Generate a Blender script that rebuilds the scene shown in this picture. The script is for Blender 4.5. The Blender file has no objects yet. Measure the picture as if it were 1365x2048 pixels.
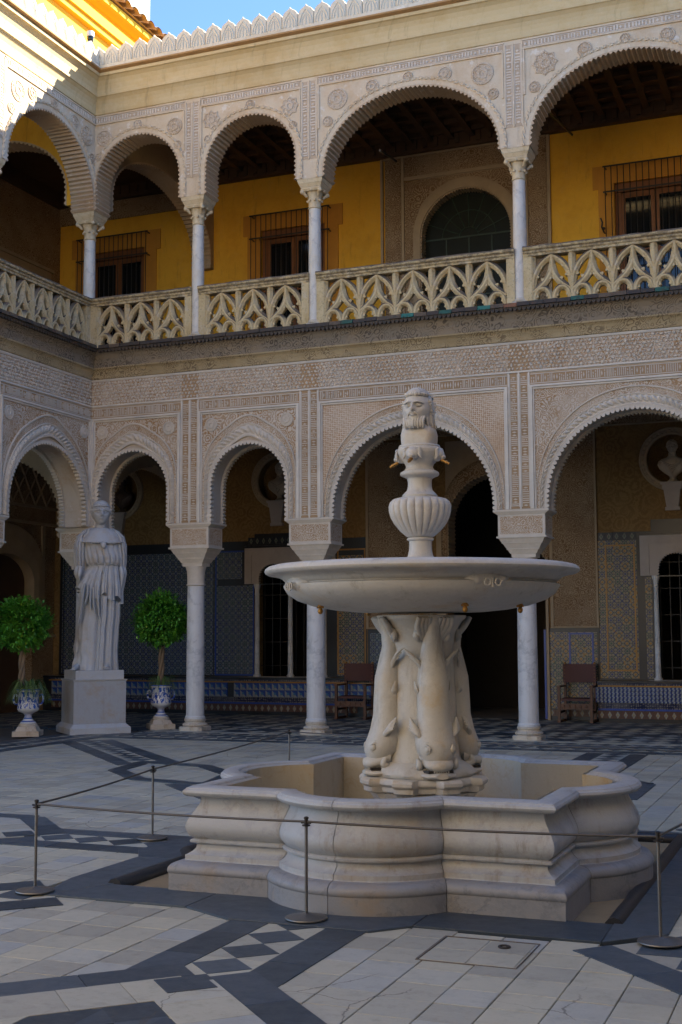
import bpy, bmesh, math, random
from mathutils import Vector, Matrix
from math import sin, cos, pi, radians, sqrt, atan2, exp, floor, hypot
random.seed(7)
SC = bpy.context.scene
COL = SC.collection

# ------------------------------------------------------------------ camera
CAM_YAW, CAM_PITCH, CAM_ROLL, CAM_F = 0.3795, 0.0966, -0.0045, 2513.35
cam_data = bpy.data.cameras.new('camera')
cam_data.sensor_fit = 'HORIZONTAL'; cam_data.sensor_width = 36.0
cam_data.lens = 36.0 * CAM_F / 1365.0
cam_data.clip_start = 0.05; cam_data.clip_end = 400
camera = bpy.data.objects.new('camera', cam_data); COL.objects.link(camera)
_R = Vector((cos(CAM_YAW), sin(CAM_YAW), 0))
_F = Vector((-sin(CAM_YAW)*cos(CAM_PITCH), cos(CAM_YAW)*cos(CAM_PITCH), sin(CAM_PITCH)))
_U = _R.cross(_F)
_Rc = cos(CAM_ROLL)*_R + sin(CAM_ROLL)*_U
_Uc = -sin(CAM_ROLL)*_R + cos(CAM_ROLL)*_U
camera.matrix_world = Matrix(((_Rc.x, _Uc.x, -_F.x, 0), (_Rc.y, _Uc.y, -_F.y, 0), (_Rc.z, _Uc.z, -_F.z, 1.6), (0, 0, 0, 1)))
SC.camera = camera

# ------------------------------------------------------------------ sky, sun, exposure
SUN_DIR = Vector((1.05, 0.9, 0.87)).normalized()          # towards the sun
SUN_EL = math.asin(SUN_DIR.z); SUN_ROT = atan2(SUN_DIR.x, SUN_DIR.y)
world = bpy.data.worlds.new('World'); SC.world = world; world.use_nodes = True
_nt = world.node_tree; _nt.nodes.clear()
_o = _nt.nodes.new('ShaderNodeOutputWorld'); _b = _nt.nodes.new('ShaderNodeBackground'); _s = _nt.nodes.new('ShaderNodeTexSky')
_s.sky_type = 'NISHITA'; _s.sun_disc = False; _s.sun_elevation = SUN_EL; _s.sun_rotation = SUN_ROT
_s.altitude = 0; _s.air_density = 0.75; _s.dust_density = 0.0; _s.ozone_density = 5.0
_b.inputs['Strength'].default_value = 0.085
_nt.links.new(_s.outputs[0], _b.inputs[0]); _nt.links.new(_b.outputs[0], _o.inputs[0])
sun_data = bpy.data.lights.new('sun', 'SUN'); sun_data.energy = 4.4; sun_data.angle = radians(0.5); sun_data.color = (1.0, 0.9, 0.74)
sun = bpy.data.objects.new('sun', sun_data); COL.objects.link(sun)
sun.rotation_euler = SUN_DIR.to_track_quat('Z', 'Y').to_euler()
sun.location = (10, 10, 30)
SC.view_settings.view_transform = 'Standard'; SC.view_settings.look = 'None'
SC.view_settings.exposure = 2.42; SC.view_settings.gamma = 1.0; SC.view_settings.use_curve_mapping = False
SC.render.engine = 'CYCLES'
SC.cycles.max_bounces = 8; SC.cycles.diffuse_bounces = 5; SC.cycles.glossy_bounces = 3
SC.cycles.use_denoising = True
SC.cycles.sample_clamp_indirect = 6.0

# ------------------------------------------------------------------ mesh helpers
class MB:
    """collects geometry, build() links it as one mesh object"""
    def __init__(s): s.v = []; s.f = []; s.t = []
    def add(s, vs, fs, tint=0.5):
        b = len(s.v); s.v += [tuple(p) for p in vs]
        s.f += [tuple(b+i for i in f) for f in fs]; s.t += [tint]*len(fs)
        return s
    def box(s, x0, x1, y0, y1, z0, z1, tint=0.5, fn=None):
        vs = [(x, y, z) for z in (z0, z1) for y in (y0, y1) for x in (x0, x1)]
        if fn: vs = [fn(*p) for p in vs]
        return s.add(vs, [(0, 2, 3, 1), (4, 5, 7, 6), (0, 1, 5, 4), (2, 6, 7, 3), (0, 4, 6, 2), (1, 3, 7, 5)], tint)
    def frust(s, cx, cy, z0, hx0, hy0, z1, hx1, hy1, tint=0.5):
        vs = [(cx+i*hx0, cy+j*hy0, z0) for j in (-1, 1) for i in (-1, 1)]+[(cx+i*hx1, cy+j*hy1, z1) for j in (-1, 1) for i in (-1, 1)]
        return s.add(vs, [(0, 2, 3, 1), (4, 5, 7, 6), (0, 1, 5, 4), (2, 6, 7, 3), (0, 4, 6, 2), (1, 3, 7, 5)], tint)
    def grid(s, rows, cu=False, cv=False, tint=0.5):
        nr, nc = len(rows), len(rows[0]); vs = [p for r in rows for p in r]; fs = []
        for i in range(nr if cu else nr-1):
            for j in range(nc if cv else nc-1):
                a = i*nc+j; b = i*nc+(j+1) % nc; c = ((i+1) % nr)*nc+(j+1) % nc; d = ((i+1) % nr)*nc+j
                fs.append((a, b, c, d))
        return s.add(vs, fs, tint)
    def ring_loft(s, rings, tint=0.5, caps=True):
        n = len(rings[0]); s.grid(rings, False, True, tint)
        if caps:
            s.add(rings[0], [tuple(reversed(range(n)))], tint); s.add(rings[-1], [tuple(range(n))], tint)
        return s
    def lathe(s, prof, cx=0, cy=0, n=32, fn=None, tint=0.5, caps=True):
        rings = []
        for r, z in prof:
            rings.append([((r if not fn else fn(r, z, 2*pi*k/n))*cos(2*pi*k/n)+cx, (r if not fn else fn(r, z, 2*pi*k/n))*sin(2*pi*k/n)+cy, z) for k in range(n)])
        return s.ring_loft(rings, tint, caps)
    def tube(s, pts, rad, n=8, tint=0.5, flat=1.0, up=None, caps=True, sm=0):
        pts = [Vector(p) for p in pts]; m = len(pts)
        if not hasattr(rad, '__len__'): rad = [rad]*m
        if sm and m > 2:                                   # Catmull-Rom through the points
            P_, R_ = [], []
            for i in range(m-1):
                p0, p1, p2, p3 = pts[max(i-1, 0)], pts[i], pts[i+1], pts[min(i+2, m-1)]
                for k in range(sm):
                    t = k/sm; P_.append(0.5*((2*p1)+(p2-p0)*t+(2*p0-5*p1+4*p2-p3)*t*t+(3*p1-p0-3*p2+p3)*t**3)); R_.append(rad[i]+(rad[i+1]-rad[i])*t)
            pts, rad = P_+[pts[-1]], R_+[rad[-1]]; m = len(pts)
        rings = []; ref = Vector(up) if up else None
        for i, p in enumerate(pts):
            t = (pts[min(i+1, m-1)]-pts[max(i-1, 0)])
            if t.length < 1e-9: t = Vector((0, 0, 1))
            t.normalize()
            if ref is None:
                ref = Vector((0, 0, 1)) if abs(t.z) < 0.9 else Vector((1, 0, 0))
            a = ref.cross(t)
            if a.length < 1e-6: a = Vector((1, 0, 0)).cross(t)
            a.normalize(); b = t.cross(a)
            if not up: ref = b.copy()
            rings.append([p+rad[i]*(cos(2*pi*k/n)*a+flat*sin(2*pi*k/n)*b) for k in range(n)])
        return s.ring_loft(rings, tint, caps)
    def sphere(s, c, rx, ry=None, rz=None, n=12, m=8, tint=0.5):
        ry = ry or rx; rz = rz or rx; rings = []
        for i in range(m+1):
            a = -pi/2+pi*i/m; r = max(cos(a), 0.02)
            rings.append([(c[0]+rx*r*cos(2*pi*k/n), c[1]+ry*r*sin(2*pi*k/n), c[2]+rz*sin(a)) for k in range(n)])
        return s.ring_loft(rings, tint)
    def prism(s, poly, z0, z1, fn=None, tint=0.5, bev=0.0):
        """polygon (a,b) extruded along c from z0 to z1; fn maps (a,b,c) to a point"""
        fn = fn or (lambda a, b, c: (a, b, c)); n = len(poly)
        if bev:
            cx = sum(p[0] for p in poly)/n; cy = sum(p[1] for p in poly)/n
            R = max(hypot(p[0]-cx, p[1]-cy) for p in poly); k = 1-bev/R
            top = [(cx+(a-cx)*k, cy+(b-cy)*k) for a, b in poly]
            zb = z1-(bev if z1 > z0 else -bev)*0.6
            rings = [[fn(a, b, z0) for a, b in poly], [fn(a, b, zb) for a, b in poly], [fn(a, b, z1) for a, b in top]]
        else:
            rings = [[fn(a, b, z0) for a, b in poly], [fn(a, b, z1) for a, b in poly]]
        return s.ring_loft(rings, tint)
    def mesh(s, name, mat, smooth=None, fix=True):
        me = bpy.data.meshes.new(name); me.from_pydata(s.v, [], s.f)
        if fix:
            bm = bmesh.new(); bm.from_mesh(me)
            bmesh.ops.recalc_face_normals(bm, faces=bm.faces); bm.to_mesh(me); bm.free()
        if len(me.polygons) == len(s.t):
            at = me.attributes.new('tint', 'FLOAT', 'FACE'); at.data.foreach_set('value', s.t)
        if mat: me.materials.append(mat)
        if smooth:
            me.polygons.foreach_set('use_smooth', [True]*len(me.polygons))
            me.set_sharp_from_angle(angle=radians(smooth))
        me.update(); return me
    def build(s, name, mat, parent=None, smooth=None, loc=None, rot=None, fix=True, kind=None):
        return link(name, s.mesh(name, mat, smooth, fix), parent, loc, rot, kind)

def link(name, me, parent=None, loc=None, rot=None, kind=None):
    o = bpy.data.objects.new(name, me); COL.objects.link(o)
    if parent: o.parent = parent
    if loc: o.location = loc
    if rot: o.rotation_euler = rot
    if kind: o['kind'] = kind
    return o
def thing(name, label, cat, loc=(0, 0, 0), rotz=0, group=None):
    o = bpy.data.objects.new(name, None); COL.objects.link(o); o.empty_display_size = 0.2
    o.location = loc; o.rotation_euler = (0, 0, rotz); o['label'] = label; o['category'] = cat
    if group: o['group'] = group
    return o
def part(name, parent):
    o = bpy.data.objects.new(name, None); COL.objects.link(o); o.parent = parent; o.empty_display_size = 0.1
    return o
def tag(o, label, cat, group=None):
    o['label'] = label; o['category'] = cat
    if group: o['group'] = group
    return o
def copy_tree(o, parent=None, label=None):
    c = o.copy(); COL.objects.link(c)
    if parent: c.parent = parent
    if label: c['label'] = label
    for ch in list(o.children): copy_tree(ch, c)
    return c

# ------------------------------------------------------------------ material helpers
class NT:
    def __init__(s, name):
        s.m = bpy.data.materials.new(name); s.m.use_nodes = True; s.t = s.m.node_tree; s.t.nodes.clear()
        s.out = s.n('ShaderNodeOutputMaterial'); s.bs = s.n('ShaderNodeBsdfPrincipled')
        s.l(s.bs.outputs[0], s.out.inputs[0]); s.tc = s.n('ShaderNodeTexCoord'); s.co = s.tc.outputs['Object']
    def n(s, t): return s.t.nodes.new(t)
    def l(s, a, b): s.t.links.new(a, b)
    def put(s, inp, v):
        if hasattr(v, 'is_linked') or hasattr(v, 'links'): s.l(v, inp)
        elif isinstance(v, (tuple, list)) and len(v) == 3 and inp.type == 'RGBA': inp.default_value = (*v, 1)
        else: inp.default_value = v
    def math(s, op, a, b=0.0, c=None):
        n = s.n('ShaderNodeMath'); n.operation = op; s.put(n.inputs[0], a); s.put(n.inputs[1], b)
        if c is not None: s.put(n.inputs[2], c)
        return n.outputs[0]
    def vmath(s, op, a, b=None):
        n = s.n('ShaderNodeVectorMath'); n.operation = op; s.put(n.inputs[0], a)
        if b is not None: s.put(n.inputs[3] if op == 'SCALE' else n.inputs[1], b)
        return n.outputs['Value'] if op in ('LENGTH', 'DISTANCE', 'DOT_PRODUCT') else n.outputs[0]
    def sep(s, v):
        n = s.n('ShaderNodeSeparateXYZ'); s.put(n.inputs[0], v); return n.outputs
    def comb(s, x, y, z):
        n = s.n('ShaderNodeCombineXYZ'); s.put(n.inputs[0], x); s.put(n.inputs[1], y); s.put(n.inputs[2], z); return n.outputs[0]
    def noise(s, v, scale, detail=3.0, rough=0.55, out=0, dist=0.0):
        n = s.n('ShaderNodeTexNoise'); s.put(n.inputs['Vector'], v); n.inputs['Scale'].default_value = scale
        n.inputs['Detail'].default_value = detail; n.inputs['Roughness'].default_value = rough; n.inputs['Distortion'].default_value = dist
        return n.outputs[out]
    def vor(s, v, scale, feature='F1', out='Distance', rnd=1.0):
        n = s.n('ShaderNodeTexVoronoi'); n.feature = feature; s.put(n.inputs['Vector'], v); n.inputs['Scale'].default_value = scale
        n.inputs['Randomness'].default_value = rnd
        return n.outputs[out]
    def white(s, v):
        n = s.n('ShaderNodeTexWhiteNoise'); s.put(n.inputs[0], v); return n.outputs
    def ramp(s, f, stops, interp='LINEAR'):
        n = s.n('ShaderNodeValToRGB'); s.put(n.inputs[0], f); e = n.color_ramp.elements; n.color_ramp.interpolation = interp
        while len(e) < len(stops): e.new(0.5)
        for k, (p, c) in enumerate(stops):
            e[k].position = p; e[k].color = (*c, 1) if hasattr(c, '__len__') else (c, c, c, 1)
        return n.outputs[0]
    def mix(s, f, a, b, mode='MIX'):
        n = s.n('ShaderNodeMix'); n.data_type = 'RGBA'; n.blend_type = mode
        s.put(n.inputs[0], f); s.put(n.inputs[6], a); s.put(n.inputs[7], b); return n.outputs[2]
    def step(s, f, lo, hi):
        n = s.n('ShaderNodeMapRange'); n.interpolation_type = 'SMOOTHSTEP'; s.put(n.inputs[0], f)
        n.inputs[1].default_value = lo; n.inputs[2].default_value = hi; return n.outputs[0]
    def attr(s, name):
        n = s.n('ShaderNodeAttribute'); n.attribute_name = name; return n.outputs['Fac']
    def bump(s, h, strength=0.5, dist=0.01, prev=None):
        n = s.n('ShaderNodeBump'); s.put(n.inputs['Height'], h); n.inputs['Strength'].default_value = strength; n.inputs['Distance'].default_value = dist
        if prev is not None: s.l(prev, n.inputs['Normal'])
        return n.outputs[0]
    def done(s, col, rough=0.7, bump=None, metal=0.0, spec=0.4):
        s.put(s.bs.inputs['Base Color'], col); s.put(s.bs.inputs['Roughness'], rough); s.bs.inputs['Metallic'].default_value = metal
        s.bs.inputs['Specular IOR Level'].default_value = spec
        if bump is not None: s.l(bump, s.bs.inputs['Normal'])
        return s.m

def m_marble(name, base=(0.60, 0.575, 0.53), vein=(0.36, 0.36, 0.37), stain=(0.42, 0.31, 0.17), st=0.35, vscale=1.6, rough=0.45, top=None, vs=0.75, runs=0.2):
    t = NT(name)
    wv = t.noise(t.co, vscale, 5, 0.6, out=1)
    p = t.vmath('ADD', t.co, t.vmath('SCALE', wv, 0.9))
    v1 = t.noise(p, vscale*1.3, 6, 0.6)
    d = t.math('ABSOLUTE', t.math('SUBTRACT', v1, 0.5))
    vm = t.math('SUBTRACT', 1.0, t.step(d, 0.0, 0.045))
    clouds = t.noise(t.co, vscale*2.2, 4, 0.65)
    vm = t.math('MULTIPLY', vm, t.step(clouds, 0.38, 0.62))
    c = t.mix(t.math('MULTIPLY', vm, vs), base, vein)
    c = t.mix(t.math('MULTIPLY', t.step(t.noise(t.co, vscale*1.1, 5, 0.7), 0.5, 0.72), st), c, stain)
    sx, sy, sz = t.sep(t.co)
    run = t.noise(t.comb(t.math('MULTIPLY', sx, 6.0), t.math('MULTIPLY', sy, 6.0), t.math('MULTIPLY', sz, 0.9)), 1.5, 5, 0.7)
    c = t.mix(t.math('MULTIPLY', t.step(run, 0.53, 0.72), runs), c, (0.20, 0.165, 0.115))
    pat = t.noise(t.co, vscale*3.4, 6, 0.75)
    c = t.mix(t.math('MULTIPLY', t.step(pat, 0.52, 0.66), runs*0.7), c, tuple(min(1, q*1.25) for q in base))
    sp = t.noise(t.co, 60, 3, 0.7)
    c = t.mix(t.math('MULTIPLY', t.step(sp, 0.56, 0.75), 0.35), c, (0.30, 0.27, 0.22))
    if top:
        nz = t.sep(t.n('ShaderNodeNewGeometry').outputs['Normal'])[2]
        c = t.mix(t.math('MULTIPLY', t.step(nz, 0.35, 0.9), t.step(t.noise(t.co, 7, 5, 0.7), 0.3, 0.6)), c, top)
    b = t.bump(t.noise(t.co, 45, 5, 0.6), 0.18, 0.01)
    b = t.bump(t.noise(t.co, 7, 4, 0.6), 0.15, 0.03, b)
    return t.done(c, t.math('ADD', rough-0.1, t.math('MULTIPLY', clouds, 0.25)), b, spec=0.45)

def plain(name, col, rough=0.7, var=0.25, scale=3.0, metal=0.0, bump=0.25, spec=0.4, dark=0.55):
    t = NT(name)
    n1 = t.noise(t.co, scale, 6, 0.65); n2 = t.noise(t.co, scale*9, 4, 0.6)
    c = t.mix(t.math('MULTIPLY', t.step(n1, 0.35, 0.7), var), col, tuple(x*dark for x in col))
    c = t.mix(t.math('MULTIPLY', t.step(n2, 0.5, 0.75), var*0.6), c, tuple(min(1, x*1.25) for x in col))
    return t.done(c, rough, t.bump(n2, bump, 0.006), metal, spec)

def plaster_relief(name, pattern, hi=(0.60, 0.53, 0.435), lo=(0.345, 0.21, 0.10), scale=1.0, amp=0.5, dist=0.012):
    """stucco with a carved pattern in the wall's own x/z plane: pale raised work over a tan ground"""
    t = NT(name); x, y, z = t.sep(t.co)
    x = t.math('ADD', x, y)                                # also runs round the returns
    if pattern == 'scroll':
        w = t.noise(t.co, 5*scale, 2, 0.5, out=1)
        p = t.vmath('ADD', t.comb(x, 0.0, z), t.vmath('SCALE', w, 0.10/scale))
        d = t.vor(p, 7.5*scale); d2 = t.vor(p, 17*scale)
        h = t.math('ADD', t.math('SINE', t.math('MULTIPLY', d, 26.0)), t.math('MULTIPLY', t.math('SINE', t.math('MULTIPLY', d2, 19.0)), 0.8))
        msk = t.step(h, -0.35, 0.35)
    elif pattern == 'fret':
        a = t.math('DIVIDE', x, 0.031/scale); b = t.math('DIVIDE', z, 0.031/scale)
        fa, fb = t.math('FRACT', a), t.math('FRACT', b); ia, ib = t.math('FLOOR', a), t.math('FLOOR', b)
        def dash(fr, i1, i2, k1, k2):
            q = t.math('FRACT', t.math('MULTIPLY', t.math('ADD', t.math('MULTIPLY', i1, k1), t.math('MULTIPLY', i2, k2)), 0.2))
            return t.math('MULTIPLY', t.math('LESS_THAN', t.math('ABSOLUTE', t.math('SUBTRACT', fr, 0.5)), 0.27), t.math('LESS_THAN', q, 0.62))
        msk = t.math('MAXIMUM', dash(fb, ia, ib, 1.0, 2.0), dash(fa, ia, ib, 3.0, 1.0))
    elif pattern == 'sebka':
        a = t.math('MULTIPLY', t.math('ADD', x, z), 52.0*scale); b = t.math('MULTIPLY', t.math('SUBTRACT', x, z), 52.0*scale)
        r = t.vor(t.comb(x, 0.0, z), 24*scale, rnd=0.6)
        h = t.math('ADD', t.math('MAXIMUM', t.math('SINE', a), t.math('SINE', b)), t.math('MULTIPLY', t.math('SINE', t.math('MULTIPLY', r, 20.0)), 0.6))
        msk = t.step(h, 0.2, 0.9)
    else:                                                  # dots, fine beading
        r = t.vor(t.comb(x, 0.0, z), 30*scale, rnd=0.35)
        msk = t.math('SUBTRACT', 1.0, t.step(r, 0.25, 0.42))
    big = t.noise(t.co, 1.3, 5, 0.65); fine = t.noise(t.co, 38, 4, 0.6)
    his = t.mix(t.step(big, 0.42, 0.68), hi, tuple(0.6*a+0.4*b for a, b in zip(hi, lo)))
    los = t.mix(t.step(t.noise(t.co, 2.2, 4, 0.6), 0.4, 0.65), lo, tuple(0.55*a+0.45*b for a, b in zip(lo, hi)))
    c = t.mix(msk, los, his)
    c = t.mix(t.math('MULTIPLY', t.step(fine, 0.5, 0.75), 0.3), c, tuple(0.6*a for a in lo))
    b = t.bump(msk, amp, dist); b = t.bump(fine, 0.2, 0.006, b)
    return t.done(c, 0.85, b, spec=0.2)

def plaster_worn(name, col=(0.60, 0.545, 0.47), warm=(0.50, 0.36, 0.23), white=(0.74, 0.72, 0.69), grime=(0.30, 0.26, 0.22), peel=0.75):
    t = NT(name); x, y, z = t.sep(t.co)
    n1 = t.noise(t.co, 1.7, 6, 0.68); n2 = t.noise(t.co, 4.2, 6, 0.7); n3 = t.noise(t.co, 30, 4, 0.6)
    c = t.mix(t.math('MULTIPLY', t.step(n1, 0.45, 0.7), 0.55), col, warm)
    c = t.mix(t.math('MULTIPLY', t.step(n2, 0.58 if peel > 0.5 else 0.5, 0.63 if peel > 0.5 else 0.75), peel), c, white)
    st = t.noise(t.comb(t.math('MULTIPLY', t.math('ADD', x, y), 5.0), 0.0, t.math('MULTIPLY', z, 0.7)), 1.6, 5, 0.7)
    c = t.mix(t.math('MULTIPLY', t.step(st, 0.54, 0.74), 0.45), c, grime)
    c = t.mix(t.math('MULTIPLY', t.step(n3, 0.5, 0.75), 0.25), c, warm)
    b = t.bump(n3, 0.25, 0.006); b = t.bump(n2, 0.25, 0.02, b)
    return t.done(c, 0.85, b, spec=0.2)

def m_tile(name, p, ground, ca, cb, cc, org=(0, 0, 0), style='star'):
    """glazed tile, one motif per tile of pitch p; colours change from tile to tile"""
    t = NT(name); x, y, z = t.sep(t.co)
    wp = t.vmath('SUBTRACT', t.n('ShaderNodeNewGeometry').outputs['Position'], org)
    ux = t.math('SUBTRACT', t.math('FRACT', t.math('ADD', t.math('DIVIDE', x, p), 0.5)), 0.5)
    uz = t.math('SUBTRACT', t.math('FRACT', t.math('ADD', t.math('DIVIDE', z, p), 0.5)), 0.5)
    sx, sy, sz = t.sep(wp)
    cell = t.comb(t.math('FLOOR', t.math('ADD', t.math('DIVIDE', sx, p), 0.5)), 0.0, t.math('FLOOR', t.math('ADD', t.math('DIVIDE', sz, p), 0.5)))
    rv = t.white(cell)[0]
    acc = t.ramp(rv, [(0.0, ca), (0.34, cb), (0.62, cc), (0.86, ca)], 'CONSTANT')
    r = t.math('SQRT', t.math('ADD', t.math('MULTIPLY', ux, ux), t.math('MULTIPLY', uz, uz)))
    ax = t.math('ABSOLUTE', ux); az = t.math('ABSOLUTE', uz)
    if style == 'star':
        ang = t.math('ARCTAN2', uz, ux)
        star = t.math('ADD', 0.31, t.math('MULTIPLY', t.math('COSINE', t.math('MULTIPLY', ang, 8.0)), 0.06))
        m1 = t.math('LESS_THAN', t.math('ABSOLUTE', t.math('SUBTRACT', r, star)), 0.075)
        m2 = t.math('LESS_THAN', r, 0.15)
        dg = t.math('LESS_THAN', t.math('ABSOLUTE', t.math('SUBTRACT', ax, az)), 0.09)
        m3 = t.math('MULTIPLY', dg, t.math('GREATER_THAN', r, 0.36))
        c = t.mix(m1, ground, (0.02, 0.03, 0.05)); c = t.mix(m2, c, acc); c = t.mix(m3, c, acc)
    elif style == 'tri':
        m1 = t.math('GREATER_THAN', t.math('ADD', ux, uz), 0.0)
        m2 = t.math('LESS_THAN', t.math('ADD', ax, az), 0.22)
        c = t.mix(m1, ground, ca); c = t.mix(m2, c, cb)
    elif style == 'lozenge':
        m1 = t.math('LESS_THAN', t.math('ABSOLUTE', t.math('SUBTRACT', ux, t.math('MULTIPLY', uz, 0.35))), 0.24)
        c = t.mix(m1, ca, ground)
    else:                                                  # leaf crest
        lobe = t.math('ADD', t.math('MULTIPLY', ax, 1.6), t.math('MULTIPLY', t.math('ABSOLUTE', t.math('ADD', uz, 0.05)), 0.9))
        m1 = t.math('LESS_THAN', lobe, 0.42); m2 = t.math('LESS_THAN', lobe, 0.2)
        c = t.mix(m1, ca, ground); c = t.mix(m2, c, cb)
    c = t.mix(t.math('MULTIPLY', t.step(t.noise(t.co, 20, 4, 0.7), 0.45, 0.7), 0.45), c, (0.07, 0.06, 0.05))
    return t.done(c, 0.3, t.bump(t.noise(t.co, 25, 3, 0.5), 0.10, 0.01), spec=0.3)

# ------------------------------------------------------------------ materials
M = {}
X1, YC = -12.355, 18.82                      # corner column axis; the wings run from it along +X and -Y
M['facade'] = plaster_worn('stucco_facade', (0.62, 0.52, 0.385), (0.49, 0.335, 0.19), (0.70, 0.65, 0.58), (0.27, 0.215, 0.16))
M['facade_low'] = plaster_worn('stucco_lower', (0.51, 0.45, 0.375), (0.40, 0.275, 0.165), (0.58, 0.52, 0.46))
M['scroll'] = plaster_relief('stucco_scroll', 'scroll', scale=1.0)
M['scroll_s'] = plaster_relief('stucco_scroll_small', 'scroll', scale=1.7)
M['fret'] = plaster_relief('stucco_fret', 'fret', (0.60, 0.50, 0.385), (0.36, 0.195, 0.08))
M['sebka'] = plaster_relief('stucco_leafwork', 'scroll', scale=1.35)
M['ground'] = plain('stucco_ground', (0.385, 0.26, 0.145), 0.9, 0.4, 2.5)
M['ground_up'] = plain('upper_stucco_ground', (0.52, 0.405, 0.29), 0.9, 0.5, 4)
M['raised_up'] = plain('upper_stucco_raised', (0.66, 0.585, 0.49), 0.85, 0.4, 3)
M['med'] = plaster_relief('medallion_stucco', 'dots', (0.68, 0.61, 0.51), (0.47, 0.355, 0.24), scale=1.3)
M['ribs'] = plaster_worn('ribbed_stucco_bounce', (0.50, 0.385, 0.265), (0.42, 0.275, 0.155), (0.56, 0.47, 0.37), (0.26, 0.19, 0.12))  # warm bounce on the shaded soffits is mixed into this stucco colour
M['raised_w'] = plain('white_stucco_fillet', (0.64, 0.59, 0.51), 0.85, 0.4, 2.5)
M['raised'] = plain('stucco_raised', (0.59, 0.525, 0.435), 0.85, 0.4, 2.0)
M['portal'] = plaster_relief('portal_stucco', 'scroll', (0.42, 0.315, 0.205), (0.20, 0.115, 0.055), scale=1.25, amp=0.7)
M['portal_scroll'] = plaster_relief('portal_scroll', 'scroll', (0.40, 0.30, 0.195), (0.20, 0.115, 0.055), scale=0.9, amp=0.7)
M['portal_plain'] = plain('portal_plain', (0.40, 0.305, 0.20), 0.85, 0.3, 3)
M['marble'] = m_marble('column_marble', (0.56, 0.56, 0.56), (0.33, 0.34, 0.36), st=0.22, vscale=1.1)
M['marble_up'] = m_marble('upper_column_marble', (0.62, 0.58, 0.51), (0.40, 0.38, 0.36), (0.48, 0.35, 0.19), 0.45, 1.4)
M['cap_stone'] = m_marble('capital_stone', (0.58, 0.47, 0.30), (0.36, 0.28, 0.18), (0.42, 0.27, 0.09), 0.7, 5)
M['base_stone'] = m_marble('worn_base_stone', (0.52, 0.46, 0.37), (0.3, 0.27, 0.24), (0.36, 0.25, 0.14), 0.6, 3)
M['fountain'] = m_marble('fountain_marble', (0.45, 0.432, 0.395), (0.34, 0.33, 0.33), (0.46, 0.33, 0.17), 0.65, 2.6, 0.5, None, 0.38, 0.5)
M['basin'] = m_marble('basin_marble', (0.36, 0.368, 0.375), (0.25, 0.265, 0.30), (0.33, 0.255, 0.165), 0.5, 1.9, 0.5, None, 0.55, 0.65)
M['lining'] = m_marble('basin_lining', (0.44, 0.395, 0.315), (0.40, 0.32, 0.22), (0.45, 0.30, 0.13), 0.6, 1.6)
M['plinth'] = m_marble('grey_plinth', (0.225, 0.23, 0.245), (0.135, 0.145, 0.17), (0.30, 0.22, 0.14), 0.5, 2.2)
M['statue'] = m_marble('statue_marble', (0.42, 0.435, 0.45), (0.42, 0.38, 0.33), (0.36, 0.29, 0.21), 0.4, 2.4, 0.55)
M['cornice'] = plaster_worn('cornice_plaster', (0.58, 0.46, 0.265), (0.50, 0.345, 0.15), (0.66, 0.56, 0.38), (0.24, 0.18, 0.09), 0.35)
M['merlon'] = plaster_worn('merlon_plaster', (0.66, 0.60, 0.49), (0.50, 0.40, 0.26), (0.76, 0.72, 0.64), (0.24, 0.21, 0.17))
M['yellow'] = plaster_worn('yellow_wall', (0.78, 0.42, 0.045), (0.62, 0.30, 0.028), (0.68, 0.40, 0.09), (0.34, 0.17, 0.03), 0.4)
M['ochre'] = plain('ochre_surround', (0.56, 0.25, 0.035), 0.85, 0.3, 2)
M['attic'] = plain('attic_yellow', (0.78, 0.44, 0.03), 0.85, 0.12, 1)
M['tower'] = plain('white_tower', (0.80, 0.74, 0.62), 0.85, 0.1, 1)
M['rooftile'] = plain('roof_tile_clay', (0.42, 0.25, 0.11), 0.85, 0.5, 5)
M['wood'] = plain('dark_ceiling_wood', (0.095, 0.052, 0.028), 0.7, 0.4, 4)
M['woodwin'] = plain('window_wood', (0.23, 0.085, 0.025), 0.55, 0.35, 7)
M['woodchair'] = plain('chair_wood', (0.12, 0.05, 0.022), 0.5, 0.35, 8)
M['leather'] = plain('chair_leather', (0.085, 0.026, 0.02), 0.6, 0.35, 6)
M['iron'] = plain('wrought_iron', (0.022, 0.017, 0.014), 0.5, 0.3, 9)
M['steel'] = plain('barrier_steel', (0.19, 0.18, 0.17), 0.42, 0.3, 20, metal=0.85)
M['cord'] = plain('barrier_cord', (0.06, 0.052, 0.045), 0.30, 0.3, 30, spec=0.6)
M['brass'] = plain('old_brass', (0.40, 0.21, 0.055), 0.45, 0.5, 30, metal=0.75)
M['glass'] = plain('window_glass', (0.010, 0.012, 0.014), 0.07, 0.0, 2, bump=0.0, spec=0.5)
M['glass_dull'] = plain('dusty_glass', (0.012, 0.016, 0.013), 0.45, 0.3, 4, bump=0.0, spec=0.15)
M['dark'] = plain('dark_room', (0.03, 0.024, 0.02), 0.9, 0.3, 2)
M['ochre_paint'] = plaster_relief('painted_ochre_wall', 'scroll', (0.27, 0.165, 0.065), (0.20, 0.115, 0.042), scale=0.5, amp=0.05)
M['win_stone'] = plain('window_stone', (0.42, 0.365, 0.33), 0.7, 0.3, 2.5)
TP = 0.14
M['tile_a'] = m_tile('tile_star', TP, (0.27, 0.225, 0.145), (0.02, 0.035, 0.14), (0.34, 0.16, 0.012), (0.015, 0.07, 0.05), (X1, YC, 0))
M['tile_b'] = m_tile('tile_blue_star', TP, (0.20, 0.215, 0.22), (0.008, 0.02, 0.13), (0.012, 0.05, 0.12), (0.02, 0.07, 0.06), (X1, YC, 0))
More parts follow.
